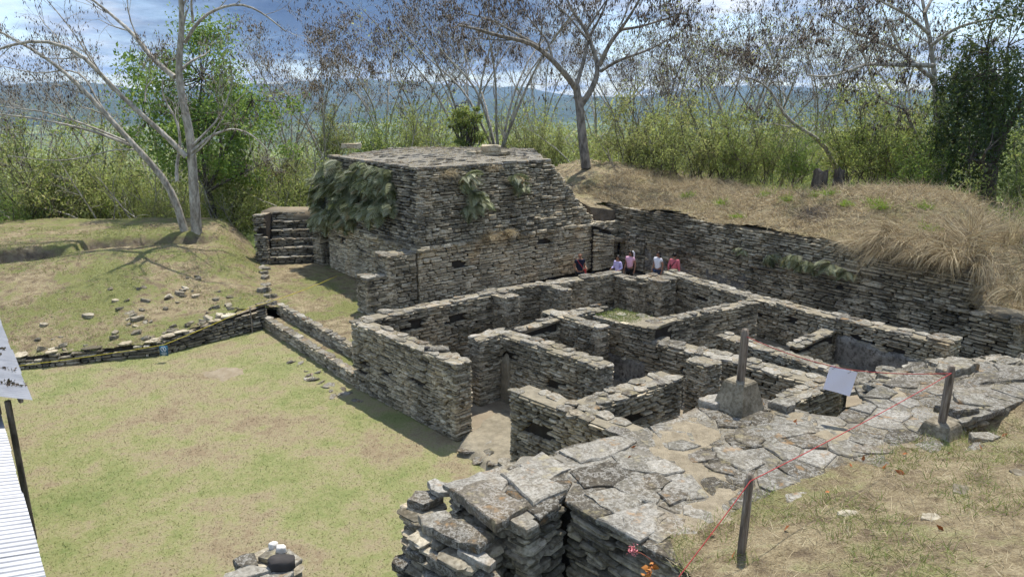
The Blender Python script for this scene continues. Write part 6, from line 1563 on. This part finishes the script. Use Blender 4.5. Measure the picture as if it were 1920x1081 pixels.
# ------------------------------------------------------------------ tin roofs on the left
def make_tin():
    n = NT('white painted tin'); f = n.noise(1.6, 5, 0.65); c = n.ramp(f, [(0.3, (0.18, 0.19, 0.215)), (0.65, (0.27, 0.28, 0.305))])
    r = n.noise(7, 4, 0.7, off=(3, 1, 2)); c = n.mix(n.ramp(r, [(0.66, 0.0), (0.74, 0.35)]), c, (0.33, 0.24, 0.17)); n.color(c)
    n.b.inputs['Roughness'].default_value = 0.45; n.b.inputs['Metallic'].default_value = 0.15; return n.m
M['tin'] = make_tin()
def tin_roof(name, A, Bq, zE, width, pitch, label, wave=0.016, lam=0.13, rng=_r):
    """right eave from A to Bq, sheet rising to the left"""
    A = np.array(A); Bq = np.array(Bq); e = unit(Bq - A); L = np.hypot(*(Bq - A)); lf = np.array([-e[1], e[0]]); lf = lf if lf[0] < 0 else -lf
    root = empty(name, (float(A[0]), float(A[1]), 0.0), label, 'roof'); ns = int(L / lam * 6); m_ = 6; nsheet = max(2, int(round(L / 0.9)))
    for k in range(nsheet):
        s0, s1 = L * k / nsheet - 0.06, L * (k + 1) / nsheet + 0.06; n_ = int((s1 - s0) / lam * 6); S = np.linspace(s0, s1, n_)
        jag = rng.normal(0, 0.008); V = []
        for s_ in S:
            for j in range(m_ + 1):
                w = -0.02 + jag + (width - jag) * j / m_; p = A + e * s_ + lf * w; V.append([p[0], p[1], zE + pitch * w + wave * math.sin(2 * math.pi * s_ / lam) + 0.004 * (k % 2) + rng.normal(0, 0.0008)])
        idx = np.arange(n_ * (m_ + 1)).reshape(n_, m_ + 1)
        mesh_obj('tin_sheet', V, np.stack([idx[:-1, :-1], idx[:-1, 1:], idx[1:, 1:], idx[1:, :-1]], -1).reshape(-1, 4), M['tin'], root, True)
    for w in (0.15, width * 0.55):
        g = Geo(); a = A + lf * w; b = Bq + lf * w; g.tube([Z(a, zE + pitch * w - 0.07), Z(b, zE + pitch * w - 0.07)], [0.045, 0.045], 6); g.build('purlin', M['wood'], root)
    for f in (0.02, 0.97):
        p = A + e * L * f + lf * 0.35; g = Geo(); g.tube([Z(p, -0.1), Z(p, zE)], [0.06, 0.055], 8); g.build('roof_post', M['bark_dark'], root)
    return root, A, e, lf
r1 = tin_roof('tin_roof', (-4.7, 6.3), (-10.1, 12.9), 2.6, 3.2, 0.22, 'corrugated white tin roof along the lower left edge')
r2 = tin_roof('tin_roof', (-9.32, 12.75), (-14.5, 19.1), 3.0, 3.4, 0.42, 'higher white tin roof at the left edge, littered with dead leaves', wave=0.006)
root, A_, e_, lf_ = r2
Cn = []
for _ in range(34):
    s_ = _r.uniform(0.1, 5.5); w = _r.uniform(0.12, 2.4); 
    for q in range(int(_r.integers(8, 28))):
        p = A_ + e_ * (s_ + _r.normal(0, 0.05)) + lf_ * (w + _r.normal(0, 0.12)); Cn.append([p[0], p[1], 3.0 + 0.42 * ((p - A_) @ lf_) + 0.02 + 0.02 * _r.random()])
V, F = leaf_mesh(np.array(Cn), 0.075, _r, droop=0.0, aspect=0.6); tag(mesh_obj('leaf_litter', V, F, M['pod']), 'dead leaves lying on the higher tin roof', 'leaf litter', None, 'stuff')

# ------------------------------------------------------------------ old stumps on the bank
def stump(p, r, h, seed, label):
    rng = np.random.default_rng(seed); g = Geo(); k = 12; V = []
    for z in np.linspace(-0.3, h, 6):
        for i in range(k):
            a = i * 2 * math.pi / k; rr = r * (1.25 - 0.3 * (z + 0.3) / (h + 0.3)) * (1 + 0.16 * math.sin(3 * a + seed) + rng.normal(0, 0.05)); V.append([p[0] + rr * math.cos(a), p[1] + rr * math.sin(a), p[2] + z + (rng.normal(0, 0.10) if z > h - 0.01 else 0)])
    V.append([p[0], p[1], p[2] + h - 0.12]); F = []
    for q in range(5):
        for i in range(k): j = (i + 1) % k; F.append([q * k + i, q * k + j, (q + 1) * k + j, (q + 1) * k + i])
    F += [[5 * k + i, 5 * k + (i + 1) % k, 6 * k] for i in range(k)]
    return tag(mesh_obj('tree_stump', V, F, M['bark_dark'], None, False, tuple(p)), label, 'stump')
stump(tuple(at(1537, 344, 33.0)), 0.30, 0.62, 1, 'wider of two dark old stumps on the dry bank')
stump(tuple(at(1572, 338, 33.6)), 0.22, 0.50, 2, 'smaller of two dark old stumps on the dry bank')

# ------------------------------------------------------------------ visitors in the corridor
SKIN = mat_plain('warm brown skin', (0.30, 0.155, 0.095), 0.55); HAIR = mat_plain('black hair', (0.012, 0.010, 0.009), 0.45)
def cloth(name, c): return mat_plain(name, c, 0.85, 60, 0.12)
def skin_mesh(name, joints, edges, mat, parent, sub=2, root_i=0):
    me = bpy.data.meshes.new(name); me.from_pydata([j[0] for j in joints], edges, []); o = bpy.data.objects.new(name, me); link(o, parent)
    md = o.modifiers.new('skin', 'SKIN'); md.use_smooth_shade = True
    for i, j in enumerate(joints):
        sv = me.skin_vertices[0].data[i]; r = j[1]; sv.radius = (r, r) if isinstance(r, (int, float)) else r; sv.use_root = (i == root_i)
    s_ = o.modifiers.new('smooth', 'SUBSURF'); s_.levels = sub; s_.render_levels = sub
    me.materials.append(mat); return o
def person(loc, rz, label, shirt, pants, height=1.62, sleeve='short', hair='short', arms=((-0.05, -0.10), (0.05, -0.10)), extras=()):
    """local space: faces -Y; arms give hand (forward, up) offsets"""
    root = empty('person', loc, label, 'person'); root.rotation_euler[2] = rz; k = height / 1.70; root.scale = (k, k, k)
    J = [((0, 0.0, 0.93), (0.155, 0.105)), ((0, 0.01, 1.12), (0.125, 0.095)), ((0, 0.0, 1.32), (0.165, 0.105)), ((0, 0.01, 1.45), (0.07, 0.065)), ((0, 0.0, 1.52), (0.050, 0.050)), ((0, -0.015, 1.60), (0.078, 0.088)), ((0, -0.005, 1.68), (0.072, 0.085))]
    E_ = [(0, 1), (1, 2), (2, 3), (3, 4), (4, 5), (5, 6)]
    hands = []
    for s_, (fw, upz) in zip((-1, 1), arms):
        i = len(J); el = (s_ * 0.25, 0.06 + fw * 0.2, 1.13); wr = (s_ * 0.24, -0.04 + fw, 0.93 + upz); hd = (s_ * 0.235, -0.08 + fw * 1.12, 0.86 + upz * 1.25)
        J += [((s_ * 0.175, 0.0, 1.40), 0.062), (el, 0.042), (wr, 0.029), (hd, (0.022, 0.040))]; E_ += [(2, i), (i, i + 1), (i + 1, i + 2), (i + 2, i + 3)]; hands.append((hd, s_))
    for s_ in (-1, 1):
        i = len(J); J += [((s_ * 0.095, 0.0, 0.86), 0.095), ((s_ * 0.105, -0.02, 0.50), 0.060), ((s_ * 0.11, 0.02, 0.09), 0.042), ((s_ * 0.12, -0.13, 0.035), (0.040, 0.028))]; E_ += [(0, i), (i, i + 1), (i + 1, i + 2), (i + 2, i + 3)]
    body = skin_mesh('body', J, E_, SKIN, root)
    # fingers: four and a thumb on each hand
    for hd, s_ in hands:
        g = Geo(); h = np.array(hd)
        for q in range(4):
            a = h + [0, -0.028 + 0.019 * q, -0.02]; L_ = (0.065, 0.075, 0.07, 0.055)[q]; g.tube([a, a + [-s_ * 0.006, 0, -L_ * 0.5], a + [-s_ * 0.022, 0, -L_]], [0.0085, 0.008, 0.006], 6)
        a = h + [-s_ * 0.004, -0.035, 0.01]; g.tube([a, a + [-s_ * 0.012, -0.022, -0.028], a + [-s_ * 0.02, -0.024, -0.055]], [0.010, 0.009, 0.007], 6)
        mesh_obj('fingers', np.concatenate(g.v), np.concatenate(g.f), SKIN, None, True).parent = body
    def child(g, nm, mat):
        o = mesh_obj(nm, np.concatenate(g.v), np.concatenate(g.f), mat, None, True); o.parent = body if nm in ('nose_and_ears', 'eyes', 'mouth') else root; return o
    def ball(c, r, n=10, zmin=-2):
        V = []; F = []
        for i in range(n + 1):
            for j in range(2 * n): t = math.pi * i / n; p = math.pi * j / n; V.append([c[0] + r[0] * math.sin(t) * math.cos(p), c[1] + r[1] * math.sin(t) * math.sin(p), c[2] + r[2] * math.cos(t)])
        for i in range(n):
            for j in range(2 * n): j2_ = (j + 1) % (2 * n); F.append([i * 2 * n + j, i * 2 * n + j2_, (i + 1) * 2 * n + j2_, (i + 1) * 2 * n + j])
        return np.array(V), np.array(F)
    g = Geo(); g.tube([(0, -0.095, 1.635), (0, -0.122, 1.60), (0, -0.105, 1.588)], [0.010, 0.016, 0.012], 6)
    for s_ in (-1, 1): V, F = ball((s_ * 0.080, 0.005, 1.62), (0.014, 0.022, 0.034), 6); g.add(V, F)
    child(g, 'nose_and_ears', SKIN)
    g = Geo()
    for s_ in (-1, 1): V, F = ball((s_ * 0.032, -0.092, 1.635), (0.013, 0.008, 0.009), 6); g.add(V, F)
    child(g, 'eyes', HAIR)
    g = Geo(); V, F = ball((0, -0.094, 1.562), (0.024, 0.008, 0.008), 6); g.add(V, F); child(g, 'mouth', mat_plain('lips', (0.28, 0.09, 0.07), 0.6))
    # clothes follow the body a little outside it
    S = [((0, 0.0, 0.88), (0.172, 0.125)), ((0, 0.01, 1.12), (0.150, 0.118)), ((0, 0.0, 1.32), (0.182, 0.122)), ((0, 0.012, 1.43), (0.105, 0.085))]; SE_ = [(0, 1), (1, 2), (2, 3)]
    for s_, (fw, upz) in zip((-1, 1), arms):
        i = len(S); el = (s_ * 0.25, 0.06 + fw * 0.2, 1.13)
        S += [((s_ * 0.18, 0.0, 1.395), 0.080), ((s_ * 0.225, 0.03 + fw * 0.1, 1.26), 0.068)] if sleeve == 'short' else [((s_ * 0.18, 0.0, 1.395), 0.080), (el, 0.058), ((s_ * 0.24, -0.03 + fw * 0.95, 0.95 + upz), 0.044)]
        SE_ += [(2, i), (i, i + 1)] + ([(i + 1, i + 2)] if sleeve == 'long' else [])
    skin_mesh('shirt', S, SE_, shirt, root, 2)
    T = [((0, 0, 0.93), (0.168, 0.120))]; TE = []
    for s_ in (-1, 1):
        i = len(T); T += [((s_ * 0.095, 0.0, 0.84), 0.112), ((s_ * 0.105, -0.015, 0.50), 0.076), ((s_ * 0.11, 0.02, 0.10), 0.060)]; TE += [(0, i), (i, i + 1), (i + 1, i + 2)]
    skin_mesh('trousers', T, TE, pants, root, 2)
    if hair != 'bald':
        g = Geo(); V, F = ball((0, 0.012, 1.655), (0.094, 0.108, 0.100), 10); keep = []
        cut = lambda p: p[1] < -0.055 and p[2] < 1.70
        F2 = [f for f in F if not any(cut(V[i]) for i in f)]; g.add(V, np.array(F2))
        if hair == 'tail': g.tube([(0, 0.10, 1.66), (0, 0.155, 1.60), (0, 0.15, 1.48), (0, 0.13, 1.36)], [0.045, 0.05, 0.042, 0.012], 8)
        if hair == 'long': g.tube([(0, 0.06, 1.66), (0, 0.10, 1.55), (0, 0.11, 1.42), (0, 0.115, 1.30)], [0.085, 0.085, 0.080, 0.03], 10)
        child(g, 'hair', HAIR)
    for nm, pts, r, mat in extras:
        g = Geo(); g.tube([np.array(q) for q in pts], r, 8); child(g, nm, mat)
    return root
navy = cloth('navy cloth', (0.012, 0.014, 0.030)); lil = cloth('lilac cloth', (0.52, 0.46, 0.72)); pk = cloth('pale pink cloth', (0.72, 0.42, 0.52)); wh = cloth('white cloth', (0.74, 0.74, 0.78)); rose = cloth('rose cloth', (0.55, 0.14, 0.17)); jean = cloth('blue jeans', (0.03, 0.045, 0.085)); blk = cloth('black cloth', (0.015, 0.015, 0.017))
redc = cloth('red cloth', (0.45, 0.05, 0.05))
def on_floor(px, Y): p = at(px, 500, Y); return (float(p[0]), float(Y), 0.60)
person(on_floor(1087, 29.9), 0.35, 'bald man in a black shirt standing before the temple wall', navy, blk, 1.72, hair='bald', arms=((-0.12, 0.16), (-0.12, 0.14)), extras=[('bag_strap', [(-0.15, -0.10, 1.42), (0.0, -0.15, 1.2), (0.16, -0.12, 1.0)], [0.012] * 3, redc), ('red_bag', [(0.24, -0.02, 1.0), (0.25, -0.03, 0.8)], [0.05, 0.06], redc)])
person(on_floor(1158, 30.3), -0.9, 'woman in a lilac blouse nearest the small dark doorway', lil, jean, 1.52, 'long', 'short', arms=((-0.16, 0.12), (-0.16, 0.12)))
person(on_floor(1181, 30.8), -0.7, 'woman in a pale pink top with a white cloth behind her dark hair', pk, blk, 1.62, 'short', 'long', extras=[('white_scarf', [(0.05, 0.13, 1.70), (0.07, 0.18, 1.60), (0.09, 0.20, 1.46), (0.10, 0.19, 1.40)], [0.04, 0.055, 0.045, 0.01], wh), ('back_pack', [(0.02, 0.20, 1.12), (0.02, 0.22, 0.92)], [0.10, 0.12], blk)])
person(on_floor(1233, 30.6), -0.9, 'woman in a white T-shirt with a dark ponytail', wh, jean, 1.62, 'short', 'tail')
person(on_floor(1264, 30.3), 2.5, 'person in a rose sweater seen from behind with a shoulder strap', rose, jean, 1.62, 'long', 'short', extras=[('bag_strap', [(-0.14, 0.06, 1.44), (-0.02, 0.135, 1.28), (0.12, 0.14, 1.08), (0.19, 0.10, 0.95)], [0.014] * 4, blk)])

# ------------------------------------------------------------------ small litter on the platform
rust = mat_plain('rust dry leaf', (0.36, 0.12, 0.04), 0.7, None, 0.2)
x_, y_ = scatter_xy(30, 1.6, 8.0, 6.4, 11.2, lambda x, y: in_poly(x, y, Bp) | in_slope(x, y), _r)
zz = np.where(in_slope(x_, y_), h_slope(x_, y_), PZ) + 0.03
V, F = leaf_mesh(np.stack([x_, y_, zz], 1), 0.10, _r, droop=0.0, aspect=0.5); tag(mesh_obj('fallen_leaves', V, F, rust), 'few rust coloured fallen leaves on the platform', 'leaf litter', None, 'stuff')
sed = empty('succulent_plant', (1.62, 7.06, 3.45), 'small pink flowered succulent rooted in the platform edge', 'plant')
g = Geo(); P = curve((1.62, 7.06, 3.45), (-0.6, -0.3, 0.7), 0.42, 6, _r, 0.1, -0.02); g.tube(P, np.linspace(0.007, 0.004, 7), 5); P2 = curve((1.62, 7.06, 3.45), (-0.3, -0.6, 0.2), 0.3, 5, _r, 0.1, -0.1); g.tube(P2, np.linspace(0.007, 0.004, 6), 5); g.build('stem', mat_plain('red stem', (0.30, 0.10, 0.06), 0.6), sed)
V, F = leaf_mesh(P[-1] + _r.normal(0, 0.03, (60, 3)), 0.03, _r); mesh_obj('flower_head', V, F, mat_plain('pink petals', (0.62, 0.20, 0.22), 0.6), sed)
V, F = leaf_mesh(P2[2:][_r.integers(0, 4, 22)] + _r.normal(0, 0.02, (22, 3)), 0.07, _r, aspect=0.6); mesh_obj('leaves', V, F, mat_plain('orange leaves', (0.42, 0.17, 0.04), 0.6), sed)

# ------------------------------------------------------------------ air
hz = NT('valley haze'); hz.N.remove(hz.b); pv = hz.N.new('ShaderNodeVolumePrincipled'); pv.inputs['Color'].default_value = (0.42, 0.64, 1.0, 1); pv.inputs['Density'].default_value = 0.00012; pv.inputs['Anisotropy'].default_value = 0.2
hz.K.new(pv.outputs[0], hz.out.inputs['Volume'])
g = Geo(); g.box((-6200, -5700, -140), (6200, 6000, 290)); tag(g.build('haze', hz.m), None, None, None, 'stuff')
